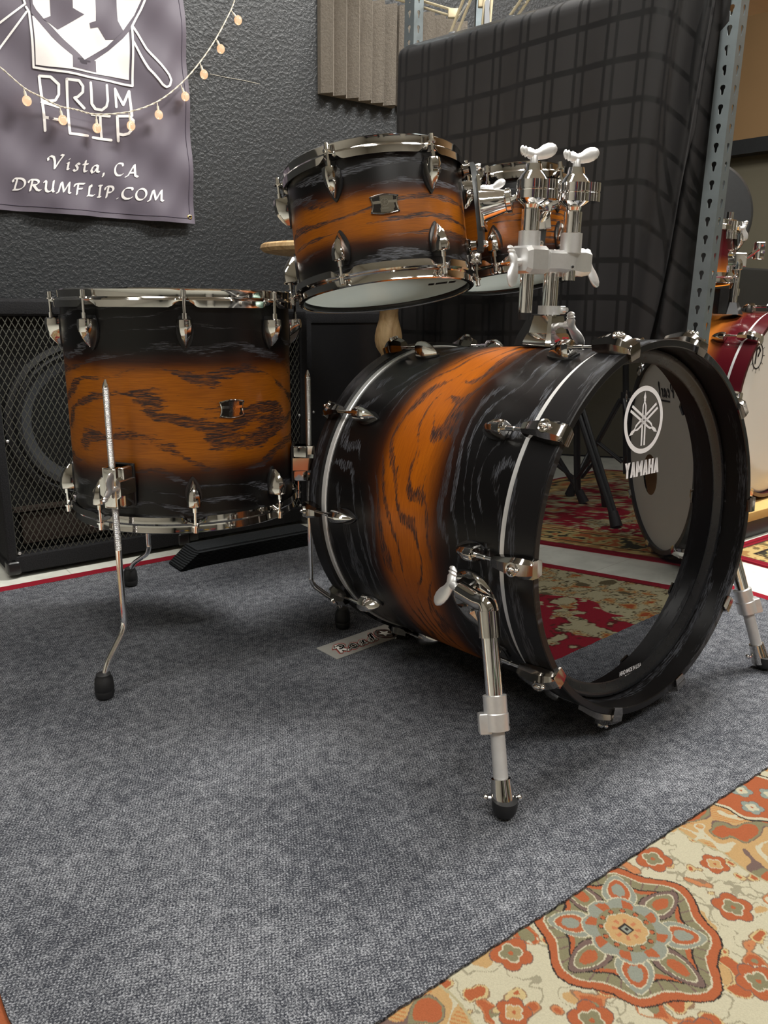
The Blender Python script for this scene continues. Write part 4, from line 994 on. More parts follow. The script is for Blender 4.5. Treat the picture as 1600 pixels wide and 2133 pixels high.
def ft_leg(foot, top_z, bend_z, phi):
    d = Vector((cos(phi), sin(phi), 0)); RR = 0.2032+0.030
    base = Vector((FTc.x+0.008, FTc.y-0.012, 0))+d*RR
    up = FM.to_3x3() @ Z
    def onrod(z): return Vector((base.x, base.y, 0))+up*((z)/up.z)-up*(0.3/up.z)+Vector((0, 0, 0.3)) if False else base+Vector((up.x/up.z*(z-0.3), up.y/up.z*(z-0.3), z))
    b_pt = onrod(bend_z); t_pt = onrod(top_z); f_top = foot+Vector((0, 0, 0.052))
    mid = b_pt.lerp(f_top, 0.80); mid.z -= 0.004
    pts_ = smooth([t_pt, t_pt.lerp(b_pt, 0.5), b_pt+Vector((0, 0, 0.030)), b_pt+Vector((0, 0, 0.010)), b_pt.lerp(mid, 0.14), b_pt.lerp(mid, 0.5), mid, f_top-Vector((0, 0, 0.02))], 8)
    bb = BM(); bb.tube(pts_, 0.0052, 14); bb.tube([t_pt, t_pt+Z*0.010], [0.0052, 0.0014], 14)
    lg = obj('leg', bb, CHROME, ft)
    kz = bend_z+0.14
    bb = BM(); bb.tube([onrod(kz), onrod(top_z-0.085)], 0.0056, 20, mi=0); bb.tube([onrod(top_z-0.083), onrod(top_z-0.003)], 0.0056, 20)
    obj('knurled_sleeve', bb, KNURL, lg, label='knurled upper part of the leg')
    fm = T(foot); bb = BM()
    bb.lathe([(0.001, 0), (0.011, 0.0), (0.0145, 0.003), (0.0165, 0.012), (0.0155, 0.015), (0.0165, 0.018), (0.0150, 0.036), (0.0122, 0.040), (0.012, 0.044), (0.008, 0.046), (0.001, 0.046)], 28, fm); obj('rubber_foot', bb, RUBBER, lg)
    # bracket
    zc = 0.358; c0 = onrod(zc); Mb = frame(c0, d, Z.cross(d), Z)
    bb = BM(); bb.box(-0.030, -0.002, -0.019, 0.019, -0.034, 0.034, b=0.004); bb.box(-0.014, 0.011, -0.0115, 0.0115, -0.034, 0.034, b=0.004)
    secs = []
    for (z, w_) in ((-0.034, 0.014), (-0.018, 0.014), (-0.012, 0.022), (0.012, 0.022), (0.018, 0.014), (0.034, 0.014)): secs.append([(-0.03, -w_, z), (0.009, -w_*0.9, z), (0.009, w_*0.9, z), (-0.03, w_, z)])
    bb.loft(secs)
    bk = obj('leg_bracket', bb, NICK, ft, world=Mb)
    bb = BM(); bb.box(-0.0335, -0.029, -0.021, 0.021, -0.036, 0.036, b=0.0015); obj('gasket', bb, BLACKP, bk, world=Mb)
    return bk, Mb
def knurl():
    t = NT('knurled_chrome'); co = t.coord(); x, y, z = t.sep(co)
    a = t.math('SINE', t.math('MULTIPLY', z, 3800.0)); n1 = t.noise(co, 1500, 1)
    t.set(color=(0.85, 0.84, 0.83, 1), metal=1.0, rough=0.25); t.bump(t.math('MULTIPLY', a, n1), 0.8, 0.0006); return t.m
KNURL = knurl()
feet = [(Vector((-0.472, 1.222, FLOOR)), radians(-107), 0.525, 0.110), (Vector((-0.083, 1.537, FLOOR)), radians(3), 0.525, 0.110), (Vector((-0.598, 1.765, FLOOR)), radians(128), 0.47, 0.115)]
for k, (fp, ph, tz, bz) in enumerate(feet):
    bk, Mb = ft_leg(fp, tz, bz, ph)
    bb = BM(); wing(bb, Mb @ T(Vector((0.012, 0.006, 0.0))) @ RY(pi/2) @ RZ(radians(160)), 0.030); obj('wing_nut', bb, SATIN, bk)

# ---- mounted toms
t1, M1 = tom('mounted_tom', 'larger mounted tom, left of the chrome holder, tilted back to show its lower head', Vector((-0.0315, 1.4999, 0.8898)), -0.1335, 0.1597, 0.2252, 0.1555, 0.1615, 0.152, MW_T1, 6, -115, 0.040, None, (-86, -0.106))
t2, M2 = tom('mounted_tom', 'smaller mounted tom behind the chrome holder, right of the larger tom', Vector((0.2252, 1.6977, 0.8934)), -0.1256, 0.1577, 0.197, 0.1305, 0.1365, 0.127, MW_T2, 6, -110, 0.040)
# lower head mark
b = BM()
for k, (w_, x) in enumerate(((0.010, 0.0), (0.020, 0.013), (0.012, 0.036))): b.box(x, x+w_, 0, 0.016, 0, 0.0004)
obj('head_logo_print', b, BLACKI, t1, world=M1 @ T(Vector((0.075, -0.035, -0.2252+0.0088))) @ RX(0), label='small black printed mark on the lower head')

# ---- tom holder
BA = Vector((0.635, -0.7697, 0.0568)).normalized(); BX = Vector((BA.y*-1, BA.x, 0)).normalized()
BX = Z.cross(BA).normalized(); BY = BA.cross(BX)
BC = Vector((0.4223, 1.1729, 0.3255)); BL = 0.5279
BM_ = frame(BC, BX, BY, BA)
HP = Vector((0.268, 1.352, 0))
def hpt(dx, df, z): return HP+Vector((BX.x, BX.y, 0))*dx+Vector((BA.x, BA.y, 0)).normalized()*df+Z*z
th_ = thing('tom_holder', 'chrome double tom holder rising from the top of the bass drum', 'drum hardware', T(HP+Z*0.60))
b = BM(); b.tube([hpt(0, 0, 0.60), hpt(0, 0, 0.745)], 0.0127, 28); b.tube([hpt(0, 0, 0.744), hpt(0, 0, 0.748)], [0.0127, 0.011], 28); obj('main_pipe', b, CHROME, th_)
b = BM(); b.tube([hpt(0, 0, 0.646), hpt(0, 0, 0.660)], 0.0185, 28); Mq = frame(hpt(0, 0, 0.653), BX, BA, Z)
b.box(0.012, 0.032, -0.010, 0.010, -0.0065, 0.0065, Mq, b=0.002); b.tube([Mq @ Vector((0.024, -0.018, 0)), Mq @ Vector((0.024, 0.018, 0))], 0.004, 10)
obj('memory_lock', b, SATIN, th_)
LEFT = (-0.067, 0.006); RIGHT = (0.006, 0.030)
# bridge clamp (satin casting)
Mq = frame(hpt(0.0, 0.012, 0.729), BX, Vector((BA.x, BA.y, 0)).normalized(), Z)
b = BM(); secs = []
for (x, w_, h) in ((-0.094, 0.017, 0.017), (-0.088, 0.023, 0.0205), (-0.055, 0.0245, 0.021), (-0.040, 0.017, 0.017), (-0.020, 0.022, 0.016), (0.0, 0.029, 0.018), (0.022, 0.028, 0.021), (0.040, 0.024, 0.022), (0.062, 0.020, 0.019), (0.066, 0.012, 0.013)):
    secs.append([(x, w_*sgn_x, h*sgn_z) for sgn_x, sgn_z in ((-0.75, -1), (0.75, -1), (1, -0.7), (1, 0.7), (0.75, 1), (-0.75, 1), (-1, 0.7), (-1, -0.7))])
b.loft(secs, Mq); cl_ = obj('clamp_casting', b, SATIN, th_, sharp=24)
for (dx, df) in (LEFT, RIGHT):
    b = BM(); b.tube([hpt(dx, df, 0.742), hpt(dx, df, 0.772)], 0.0172, 28); obj('collar', b, SATIN, cl_)
b = BM(); b.ball(Mq @ Vector((0.0, 0.030, -0.008)), 0.0022, n=8); obj('pin_hole', b, BLACKP, cl_)
b = BM(); wing(b, Mq @ T(Vector((0.070, 0.0, 0.0))) @ RY(pi/2) @ RZ(radians(20)), 0.036); obj('wing_bolt', b, SATIN, th_)
b = BM(); wing(b, Mq @ T(Vector((-0.098, 0.0, -0.004))) @ RY(-pi/2) @ RZ(radians(170)), 0.034); obj('wing_bolt', b, SATIN, th_)
def tom_arm(dx, df, zlow, target, rub):
    top = 0.80
    b = BM(); b.tube([hpt(dx, df, zlow), hpt(dx, df, top)], 0.0110 if rub else 0.0105, 24); b.tube([hpt(dx, df, 0.773), hpt(dx, df, 0.804)], 0.0142, 26)
    arm = obj('tom_arm', b, CHROME, th_)
    if rub: b = BM(); b.tube([hpt(dx, df, zlow-0.010), hpt(dx, df, zlow+0.001)], [0.0095, 0.0116], 24); obj('rubber_cap', b, RUBBER, arm)
    b = BM(); b.ball(hpt(dx, df+0.013, 0.787), 0.0018, n=8); obj('pin_hole', b, BLACKP, arm)
    c = hpt(dx, df, 0.833); Mh = zframe(c, Z, (target-c))
    b = BM(); b.lathe([(0.001, -0.030), (0.010, -0.030), (0.013, -0.022), (0.021, -0.017), (0.0240, -0.014), (0.0240, -0.002), (0.0228, -0.001), (0.0228, 0.0), (0.0240, 0.001), (0.0240, 0.013), (0.0205, 0.019), (0.0145, 0.026), (0.0125, 0.036), (0.008, 0.036), (0.001, 0.036)], 36, Mh)
    side = CR*0.030
    b.lathe([(0.001, -0.014), (0.0175, -0.014), (0.0175, -0.001), (0.0165, -0.0005), (0.0165, 0.0005), (0.0175, 0.001), (0.0175, 0.014), (0.001, 0.014)], 26, T(c+CR*0.024+Vector((0, 0.004, 0))))
    bc = obj('ball_clamp', b, CHROME, arm, sharp=26)
    b = BM(); b.ball(c+(target-c).normalized()*0.014, (0.017, 0.017, 0.020), n=24); obj('ball_joint', b, RUBBER, bc, label='black ball joint')
    b = BM(); b.tube([c+(target-c).normalized()*0.018, target], 0.0052, 6); obj('hex_rod', b, CHROME, bc, sharp=20)
    b = BM(); wing(b, T(c+Z*0.042) @ RZ(radians(10)), 0.032); b.tube([c+Z*0.034, c+Z*0.044], 0.004, 10); obj('wing_nut', b, SATIN, bc)
    return arm
PLATEM = plain('dark_grey_plate_enamel', lin(62, 64, 64), 0.35, 0.3)
def tom_mount(th, M, R, ang, zc, dist):
    d = (M @ RZ(radians(ang))).to_3x3() @ Vector((1, 0, 0)); Mk = M @ RZ(radians(ang)) @ T(Vector((R, 0, zc)))
    b = BM(); secs = []
    for (z, x0, x1, w_) in ((0.072, 0.020, 0.027, 0.008), (0.060, 0.022, 0.031, 0.011), (0.02, 0.024, 0.033, 0.020), (-0.03, 0.024, 0.033, 0.020), (-0.066, 0.022, 0.031, 0.011), (-0.076, 0.018, 0.027, 0.008)):
        secs.append([(x0, -w_, z), (x1, -w_*0.8, z), (x1, w_*0.8, z), (x0, w_, z)])
    b.loft(secs); bp_ = obj('mount_plate', b, PLATEM, th, world=Mk, label='black steel mounting plate')
    for zz in (0.064, -0.064):
        b = BM(); b.lathe([(0.001, 0), (0.013, 0), (0.0135, 0.006), (0.010, 0.009), (0.009, 0.018), (0.011, 0.021), (0.001, 0.022)], 24, T(Vector((0, 0, zz))) @ RY(pi/2)); obj('isolation_post', b, NICKD, bp_, world=Mk)
        b = BM(); b.lathe([(0.001, 0.030), (0.006, 0.030), (0.006, 0.035), (0.004, 0.038), (0.001, 0.038)], 12, T(Vector((0, 0, zz))) @ RY(pi/2)); obj('screw', b, CHROME, bp_, world=Mk)
    b = BM(); b.box(0.031, 0.037, -0.022, 0.022, -0.040, 0.046, b=0.002)
    b.lathe([(0.029, 0.034), (0.0265, 0.040), (0.0185, 0.074), (0.0205, 0.076), (0.0205, 0.083), (0.014, 0.085), (0.001, 0.084)], 36, RY(pi/2)); rc = obj('rod_receiver', b, CHROME, th, world=Mk)
    b = BM(); wing(b, Mk @ T(Vector((0.052, 0, 0.020))), 0.022); obj('wing_bolt', b, SATIN, rc)
    return (Mk @ Vector((0.080, 0, 0)))
tgt1 = tom_mount(t1, M1, 0.152, -16, -0.100, 0.0); tom_arm(LEFT[0], LEFT[1], 0.648, tgt1, True)
tgt2 = tom_mount(t2, M2, 0.127, -78, -0.092, 0.0); tom_arm(RIGHT[0], RIGHT[1], 0.700, tgt2, False)

# ------------------------------------------------------------------ bass drum
rear_c = BC-BA*BL
base = Vector((BC.x-BA.x*BL/2, BC.y-BA.y*BL/2, FLOOR))
bd = thing('bass_drum', 'orange and black oak burst bass drum with gloss black front head', 'drum', T(base))
RS, RC2, RO = 0.2815, 0.2835, 0.2915
b = BM(); b.lathe([(RS, -0.062), (RS, -BL+0.042), (RS-0.008, -BL+0.042), (RS-0.008, -0.062)], 128, closed=True, rref=RS, a0=-pi/2, a1=3*pi/2-1e-9); obj('shell', b, MW_BD, bd, world=BM_)
for (z0, z1, nm) in ((-0.0665, -0.052, 'f'), (-BL+0.031, -BL+0.0435, 'r')):
    b = BM(); zm = (z0+z1)/2; b.lathe([(RS-0.004, z0), (RC2, z0), (RC2+0.0012, z0+0.001), (RC2+0.0012, z1-0.001), (RC2, z1), (RS-0.004, z1)], 160, closed=True); obj('head_collar', b, COLLAR, bd, world=BM_, label='silver metal collar ring')
b = BM(); b.lathe([(RO-0.0115, 0.0), (RO-0.010, 0.0012), (RO-0.0015, 0.0012), (RO, 0.0), (RO-0.0008, -0.0012), (RO-0.0008, -0.0525), (RO-0.0115, -0.0525)], 192, closed=True, rref=RO); obj('front_hoop', b, MW_HOOP, bd, world=BM_, sharp=25)
b = BM(); b.lathe([(RO-0.0115, -BL+0.0315), (RO-0.0008, -BL+0.0315), (RO-0.0008, -BL), (RO-0.0115, -BL)], 192, closed=True, rref=RO); obj('rear_hoop', b, MW_HOOP, bd, world=BM_, sharp=25)
HZ = -0.050
b = BM(); b.lathe([(0.0005, HZ), (0.08, HZ), (0.16, HZ), (0.2565, HZ)], 128); fh = obj('front_head', b, HEADB, bd, world=BM_, sharp=0, label='gloss black mirror-like front head')
b = BM(); b.lathe([(0.2565, HZ+0.0001), (0.2600, HZ+0.0008), (0.2690, HZ+0.008), (0.2740, HZ+0.0105), (0.2770, HZ+0.0095), (0.279, HZ+0.003)], 128); obj('head_flange', b, plain('satin_black_head_edge', (0.012, 0.013, 0.015, 1), 0.28), fh, world=BM_, sharp=50)
b = BM(); b.lathe([(0.0005, -BL+0.03), (0.26, -BL+0.03), (0.278, -BL+0.036)], 96); obj('rear_head', b, HEADW, bd, world=BM_, sharp=0)
b = BM(); fnl = lambda x, y: (x, y, HZ+0.0005)
logo_forks(b, 0.0262, 0.1675, 0.0530, fnl); block_word(b, 'YAMAHA', -0.0190, 0.0788, 0.0950, 0.0245, 0.0056, fnl)
obj('head_logo_print', b, WHITEP, fh, world=BM_, sharp=0, label='white crossed tuning fork ring logo and maker name')
def font_text(s, size, M, parent, m, name, world_label=None, off=0.0, xs=1.0):
    cu = bpy.data.curves.new('t', 'FONT'); cu.body = s; cu.size = size; cu.align_x = 'CENTER'; cu.offset = off; cu.extrude = 0.0
    o = bpy.data.objects.new('t', cu); C.objects.link(o); dg = bpy.context.evaluated_depsgraph_get()
    me = bpy.data.meshes.new_from_object(o.evaluated_get(dg)); bpy.data.objects.remove(o)
    for v in me.vertices: v.co.x *= xs
    me.materials.clear(); me.materials.append(m); return link(name, me, parent, M, world_label)
Mt = BM_ @ T(Vector((0.0245, -0.2545, HZ+0.0006)))
font_text('HEAD MADE IN U.S.A.', 0.0105, Mt, fh, WHITEP, 'head_fine_print', 'small white maker line', 0.0002, 0.62)
font_text('BY REMO\u00ae', 0.0105, BM_ @ T(Vector((0.0245, -0.2650, HZ+0.0006))), fh, WHITEP, 'head_fine_print', 'small white maker line', 0.0002, 0.62)
# claws
def claw_mesh(s=1.0):
    b = BM(); secs = []
    for (z, w_, x0, x1) in ((-0.060*s, 0.0085, 0.004, 0.018), (-0.050*s, 0.010, 0.001, 0.021), (-0.032*s, 0.0125, 0.0005, 0.024), (-0.020*s, 0.0150, 0.0005, 0.024), (-0.008*s, 0.0150, 0.0005, 0.020), (0.002, 0.0140, 0.0005, 0.014), (0.0065, 0.0125, -0.001, 0.009)):
        secs.append([(x0, -w_, z), (x0+(x1-x0)*0.6, -w_*0.95, z), (x1, -w_*0.55, z), (x1, w_*0.55, z), (x0+(x1-x0)*0.6, w_*0.95, z), (x0, w_, z)])
    b.loft(secs)
    b.loft([[(0.010, -0.0125, 0.0015), (0.010, 0.0125, 0.0015), (0.009, 0.0125, 0.0065), (0.009, -0.0125, 0.0065)], [(-0.002, -0.0125, 0.0015), (-0.002, 0.0125, 0.0015), (-0.003, 0.0125, 0.0060), (-0.003, -0.0125, 0.0060)], [(-0.012, -0.010, 0.0015), (-0.012, 0.010, 0.0015), (-0.0125, 0.010, 0.0045), (-0.0125, -0.010, 0.0045)]])
    return to_mesh(b, 'claw', NICKD, 24)
def claw_socket():
    b = BM(); Mq = T(Vector((0.0225, 0, -0.018))) @ RY(radians(62))
    b.lathe([(0.0085, -0.002), (0.0088, 0.0025), (0.0068, 0.0030), (0.0060, -0.001), (0.001, -0.002)], 24, Mq @ Matrix.Diagonal((0.9, 1.15, 1, 1))); return to_mesh(b, 'socket', NICK, 30)
def claw_bolt():
    b = BM(); b.ball((0.0235, 0, -0.019), (0.0048, 0.0036, 0.0055), n=14); b.ball((0.0225, 0, -0.010), (0.0036, 0.003, 0.0036), n=12); return to_mesh(b, 'bolt', CHROME, 30)
ME_CL, ME_CLR, ME_SO, ME_BO = claw_mesh(), claw_mesh(0.72), claw_socket(), claw_bolt()
def long_rod(z0, z1):
    b = BM(); b.tube([(0.0135, 0, z0), (0.0135, 0, z1)], 0.0028, 12); b.tube([(0.0135, 0, z1-0.002), (0.0135, 0, z1+(z0-z1)*0.45)], 0.0038, 12); return to_mesh(b, 'tension_rod', CHROME, 30)
ME_RF, ME_RR = long_rod(-0.055, -0.103), long_rod(-0.040, -0.083)
BASEA = 0
for k in range(10):
    a = radians(36*k)
    Mk = BM_ @ RZ(a) @ T(Vector((RO-0.001, 0, 0)))
    c_ = link('claw', ME_CL, bd, Mk); link('bolt_socket', ME_SO, c_, Mk); link('bolt', ME_BO, c_, Mk)
    Ml = BM_ @ RZ(a) @ T(Vector((RS, 0, -0.101)))
    lg = link('lug', ME_LUG, bd, Ml); link('gasket', ME_GASK, lg, Ml); Mr = BM_ @ RZ(a) @ T(Vector((RO-0.0085, 0, 0.0))); link('tension_rod', ME_RF, lg, Mr)
    Mk = BM_ @ RZ(a) @ T(Vector((RO-0.001, 0, -BL))) @ RX(pi)
    c_ = link('claw', ME_CLR, bd, Mk); link('bolt_socket', ME_SO, c_, Mk); link('bolt', ME_BO, c_, Mk)
    Ml = BM_ @ RZ(a) @ T(Vector((RS, 0, -BL+0.082))) @ RX(pi)
    lg = link('lug', ME_LUG, bd, Ml); link('gasket', ME_GASK, lg, Ml); Mr = BM_ @ RZ(a) @ T(Vector((RO-0.0085, 0, -BL))) @ RX(pi); link('tension_rod', ME_RR, lg, Mr)
# holder base
Mq = frame(hpt(0, 0, 0.0), BX, Vector((BA.x, BA.y, 0)).normalized(), Z)
b = BM(); secs = []
for (z, w_, d_, yo) in ((0.600, 0.034, 0.030, 0), (0.606, 0.0335, 0.030, 0), (0.612, 0.031, 0.028, 0), (0.620, 0.027, 0.025, 0), (0.6205, 0.0255, 0.0235, 0), (0.648, 0.019, 0.019, 0)):
    secs.append([(sx*w_, sy*d_+yo, z) for sx, sy in ((-1, -0.8), (-0.8, -1), (0.8, -1), (1, -0.8), (1, 0.8), (0.8, 1), (-0.8, 1), (-1, 0.8))])
b.loft(secs, Mq @ T(Vector((0, 0, -0.004)))); hb = obj('holder_base', b, CHROME, bd, sharp=20)
b = BM(); secs = []
for (z, w_, x) in ((0.594, 0.015, -0.048), (0.612, 0.013, -0.043), (0.630, 0.011, -0.033), (0.646, 0.009, -0.026)): secs.append([(x-0.010, -w_*1.6, z), (x+0.016, -w_*1.6, z), (x+0.016, w_*1.6, z), (x-0.010, w_*1.6, z)])
b.loft(secs, Mq @ RZ(pi/2) @ T(Vector((0.006, 0, 0)))); obj('base_cheek', b, BLACKP, hb, label='black cheek of the holder base')
b = BM(); wing(b, Mq @ T(Vector((0.004, 0.036, 0.630))) @ RX(-pi/2) @ RZ(radians(60)), 0.034); b.tube([Mq @ Vector((0.004, 0.018, 0.630)), Mq @ Vector((0.004, 0.036, 0.630))], 0.004, 10); obj('wing_bolt', b, SATIN, hb)
b = BM(); b.box(0.0, 0.003, 0.031, 0.042, 0.603, 0.611, Mq, b=0.001); obj('red_tag', b, plain('red_tag_plastic', lin(190, 30, 40), 0.4), hb, label='red plastic tag')
# spurs
def spur(side):
    foot = BM_ @ Vector((0.361*side, -0.327, 0.018)); foot.z = FLOOR
    ang = radians(-163) if side < 0 else radians(-17)
    def cp2(R, a, z): return BM_ @ Vector((R*cos(a), R*sin(a), z))
    Mk = BM_ @ RZ(ang) @ T(Vector((RS-0.001, 0, -0.128)))
    b = BM(); b.lathe([(0.001, 0.009), (0.030, 0.009), (0.044, 0.005), (0.049, 0.0), (0.050, -0.004), (0.001, -0.004)], 40, RY(pi/2)); b.box(0.002, 0.030, -0.044, -0.018, -0.008, 0.020, b=0.005)
    br = obj('spur_bracket', b, NICK, bd, world=Mk)
    b = BM(); b.lathe([(0.001, -0.002), (0.052, -0.002), (0.0525, -0.007), (0.001, -0.007)], 40, RY(pi/2)); obj('gasket', b, BLACKP, br, world=Mk)
    a_in = cp2(0.324, radians(-171.5) if side < 0 else radians(-8.5), -0.106)
    elbow = cp2(0.326, radians(-169.6) if side < 0 else radians(-10.4), -0.053)
    d_up = (elbow-foot).normalized(); j = elbow-d_up*0.012
    b = BM(); b.tube(smooth([a_in, a_in.lerp(elbow, 0.6), elbow+(a_in-elbow)*0.06+d_up*0.002, j], 8), [0.0125]*25, 20); b.tube([j+d_up*0.006, j-d_up*0.030], 0.0148, 24); obj('spur_elbow', b, NICK, br)
    # star wedge facets
    b = BM()
    for k in range(5):
        a = 2*pi*k/5; b.loft([[(0.006, 0.010*cos(a)-0.006*sin(a), 0.010*sin(a)+0.006*cos(a)), (0.006, 0.010*cos(a)+0.006*sin(a), 0.010*sin(a)-0.006*cos(a)), (0.016, 0.012*cos(a), 0.012*sin(a))], [(0.006, 0.036*cos(a)-0.009*sin(a), 0.036*sin(a)+0.009*cos(a)), (0.006, 0.036*cos(a)+0.009*sin(a), 0.036*sin(a)-0.009*cos(a)), (0.008, 0.036*cos(a), 0.036*sin(a))]])
    obj('bracket_ribs', b, NICK, br, world=Mk, sharp=15)
    b = BM(); out = (a_in-elbow).normalized(); wing(b, zframe(a_in+out*0.012, out, Z) @ RZ(radians(200)), 0.034); b.tube([a_in, a_in+out*0.014], 0.005, 10); obj('wing_nut', b, SATIN, br)
    L_ = (j-foot).length; pt = lambda u: foot.lerp(j, u)
    sp = BM(); sp.tube([pt(0.50), pt(0.97)], 0.0118, 28); s_ = obj('spur_tube', sp, CHROME, bd)
    b = BM(); b.tube([pt(0.425), pt(0.427), pt(0.510), pt(0.515), pt(0.60), pt(0.602)], [0.014, 0.0172, 0.0172, 0.0162, 0.0162, 0.0125], 32)
    Ms = zframe(pt(0.468), d_up, CR if side > 0 else -CR); b.box(0.008, 0.0245, -0.011, 0.011, -0.015, 0.013, Ms, b=0.003); obj('spur_sleeve', b, SATIN, s_)
    b = BM(); b.ball(Ms @ Vector((-0.0165, 0.006, -0.004)) if side < 0 else Ms @ Vector((0.0, 0.017, 0)), 0.0018, n=8); obj('pin_hole', b, BLACKP, s_)
    b = BM(); b.tube([pt(0.16), pt(0.43)], 0.0100, 26); obj('inner_tube', b, plain('matt_grey_alloy', lin(196, 196, 196), 0.55, 0.4), s_)
    b = BM(); b.tube([pt(0.055), pt(0.075), pt(0.12), pt(0.19), pt(0.192)], [0.0165, 0.0165, 0.0150, 0.0132, 0.0112], 30); ft_ = obj('foot_collar', b, NICK, s_)
    b = BM(); sd = CR
    for g in (-1, 1):
        b = BM(); b.tube([pt(0.095)+sd*0.012*g, pt(0.095)+sd*0.021*g], 0.0026, 10); b.ball(pt(0.095)+sd*0.0225*g, (0.0045, 0.0045, 0.0045), n=12); obj('foot_screw', b, CHROME, ft_)
    b = BM(); b.lathe([(0.001, 0.0035), (0.008, 0.0035), (0.0135, 0.006), (0.0165, 0.013), (0.0172, 0.021), (0.0168, 0.027), (0.001, 0.027)], 30, T(foot)); obj('rubber_foot', b, RUBBER, s_)
    b = BM(); b.lathe([(0.0005, 0.0), (0.0022, 0.004), (0.001, 0.005)], 10, T(foot)); obj('spike', b, CHROME, s_)
spur(-1); spur(1)

# ------------------------------------------------------------------ sticker on the carpet
q0, q1, q2, q3 = [Vector(v) for v in ((-0.126, 1.425, 0), (-0.085, 1.380, 0), (0.120, 1.565, 0), (0.070, 1.598, 0))]
q0 = hit(661, 1350, Z*FLOOR, Z); q1 = hit(702, 1374, Z*FLOOR, Z); ux = (hit(845, 1322, Z*FLOOR, Z)-q1).normalized(); 
W_ = 0.235; uy = Z.cross(ux); hgt = (q0-q1).dot(uy)
Ms = frame(q1+Z*0.0003, ux, uy, Z); 
b = BM(); b.box(0, W_, 0, hgt, 0, 0.0008); pl_ = tag(obj('sticker_strip', b, plain('grey_sticker_vinyl', lin(158, 156, 150), 0.4), world=Ms), 'grey strip with red outlined script lying on the carpet under the bass drum', 'sticker')
b = BM()
adv = {'R': 1.3, 'o': 0.8, 'a': 0.9, 'd': 1.0}
for pen, zz, mi in ((0.0125, 0.0011, 1), (0.0085, 0.0013, 2), (0.0060, 0.0015, 0)):
    fn2 = lambda x, y, zz=zz: (x, y, zz)
    text(b, 'Road', 0.018, 0.016, 0.026, 0.030, pen, fn2, adv, 0.25, (radians(40), 0.55), 0.0, mi)
    n = 36; stroke(b, [(0.150+0.018*cos(2*pi*k/n), 0.030+0.021*sin(2*pi*k/n)) for k in range(n+1)], pen*0.62, fn2, mi=mi)
    text(b, 'r', 0.172, 0.016, 0.024, 0.040, pen, fn2, adv, 0.25, (radians(40), 0.55), 0.0, mi)
star = []
for k in range(10): rr = 0.0145 if k % 2 == 0 else 0.006; star.append((0.150+rr*sin(2*pi*k/10), 0.030+rr*1.15*cos(2*pi*k/10)))
poly(b, [(0.150+0.016*cos(2*pi*k/20), 0.030+0.019*sin(2*pi*k/20)) for k in range(20)], lambda x, y: (x, y, 0.0010), 2)
for k in range(10): poly(b, [(0.150, 0.030), star[k], star[(k+1) % 10]], lambda x, y: (x, y, 0.0016), 0)
obj('printed_script', b, [plain('sticker_white', lin(226, 222, 214), 0.4), plain('sticker_red', lin(184, 84, 76), 0.4), plain('sticker_black', lin(30, 22, 22), 0.4)], pl_, world=Ms, sharp=0)

# ------------------------------------------------------------------ turned wood side table
tb = thing('side_table', 'pale wooden side table with turned leg behind the mounted toms', 'table', T(Vector((0.006, 2.12, 0.0))))
Mt = T(Vector((0.004, 2.12, 0.0)))
b = BM(); b.lathe([(0.001, 0.773), (0.30, 0.773), (0.322, 0.777), (0.330, 0.785), (0.328, 0.793), (0.322, 0.797), (0.001, 0.797)], 64, Mt @ Matrix.Diagonal((1, 0.72, 1, 1))); obj('tabletop', b, PINE, tb)
b = BM(); b.lathe([(0.001, 0.772), (0.07, 0.772), (0.07, 0.752), (0.05, 0.745), (0.040, 0.735), (0.043, 0.722), (0.046, 0.716), (0.040, 0.705), (0.027, 0.690), (0.022, 0.680), (0.0225, 0.672), (0.028, 0.660), (0.0255, 0.645), (0.024, 0.632), (0.026, 0.615), (0.032, 0.595), (0.036, 0.575), (0.036, 0.560), (0.032, 0.545), (0.022, 0.530), (0.019, 0.526), (0.019, 0.520), (0.016, 0.512), (0.024, 0.500), (0.033, 0.485), (0.034, 0.470), (0.026, 0.452), (0.020, 0.44), (0.022, 0.36), (0.034, 0.24), (0.036, 0.16), (0.024, 0.12), (0.04, 0.10), (0.04, 0.085), (0.001, 0.085)], 40, Mt); obj('turned_leg', b, PINE, tb)
for k in range(3):
    a = 2*pi*k/3+0.5; d = Vector((cos(a), sin(a), 0)); c0 = Vector((0.004, 2.12, 0))
    b = BM(); b.tube(smooth([c0+Z*0.10, c0+d*0.08+Z*0.075, c0+d*0.16+Z*0.035, c0+d*0.20+Z*0.0265], 5), [0.018]*6+[0.015]*5+[0.012]*5, 10); obj('foot', b, PINE, tb)

# ------------------------------------------------------------------ second kit on the right: amber burst bass drum on a riser
s0r, t0r = 2.14, 1.135
rs = thing('wooden_riser', 'low wooden riser with black base under the amber bass drum', 'riser', WSF @ T(Vector((2.9, 1.9, 0))))
b = BM(); b.box(2.17, 4.0, t0r+0.012, 2.3, TILEZ, 0.045); obj('riser_base', b, BLACKM, rs, world=WSF)
b = BM(); b.box(2.17, 4.0, t0r, 2.3, 0.045, 0.074, b=0.003); obj('plywood_top', b, plain('yellow_plywood', lin(206, 168, 104), 0.5, nscale=25), rs, world=WSF)
AM = NT('amber_to_burgundy_lacquer'); uv = AM.coord('UV'); x_, y_, _z = AM.sep(uv)
nz = AM.noise(AM.comb(AM.math('MULTIPLY', x_, 6), AM.math('MULTIPLY', y_, 40)), 1.0, 3)
c_ = AM.mix(AM.ss(AM.math('ADD', y_, AM.math('MULTIPLY', nz, 0.02)), -0.20, -0.085), lin(214, 130, 42), lin(72, 14, 22)); AM.set(color=c_, rough=0.18, coat=0.5)
WINE = plain('burgundy_lacquer', lin(66, 14, 22), 0.22, 0, 30, 0.1)
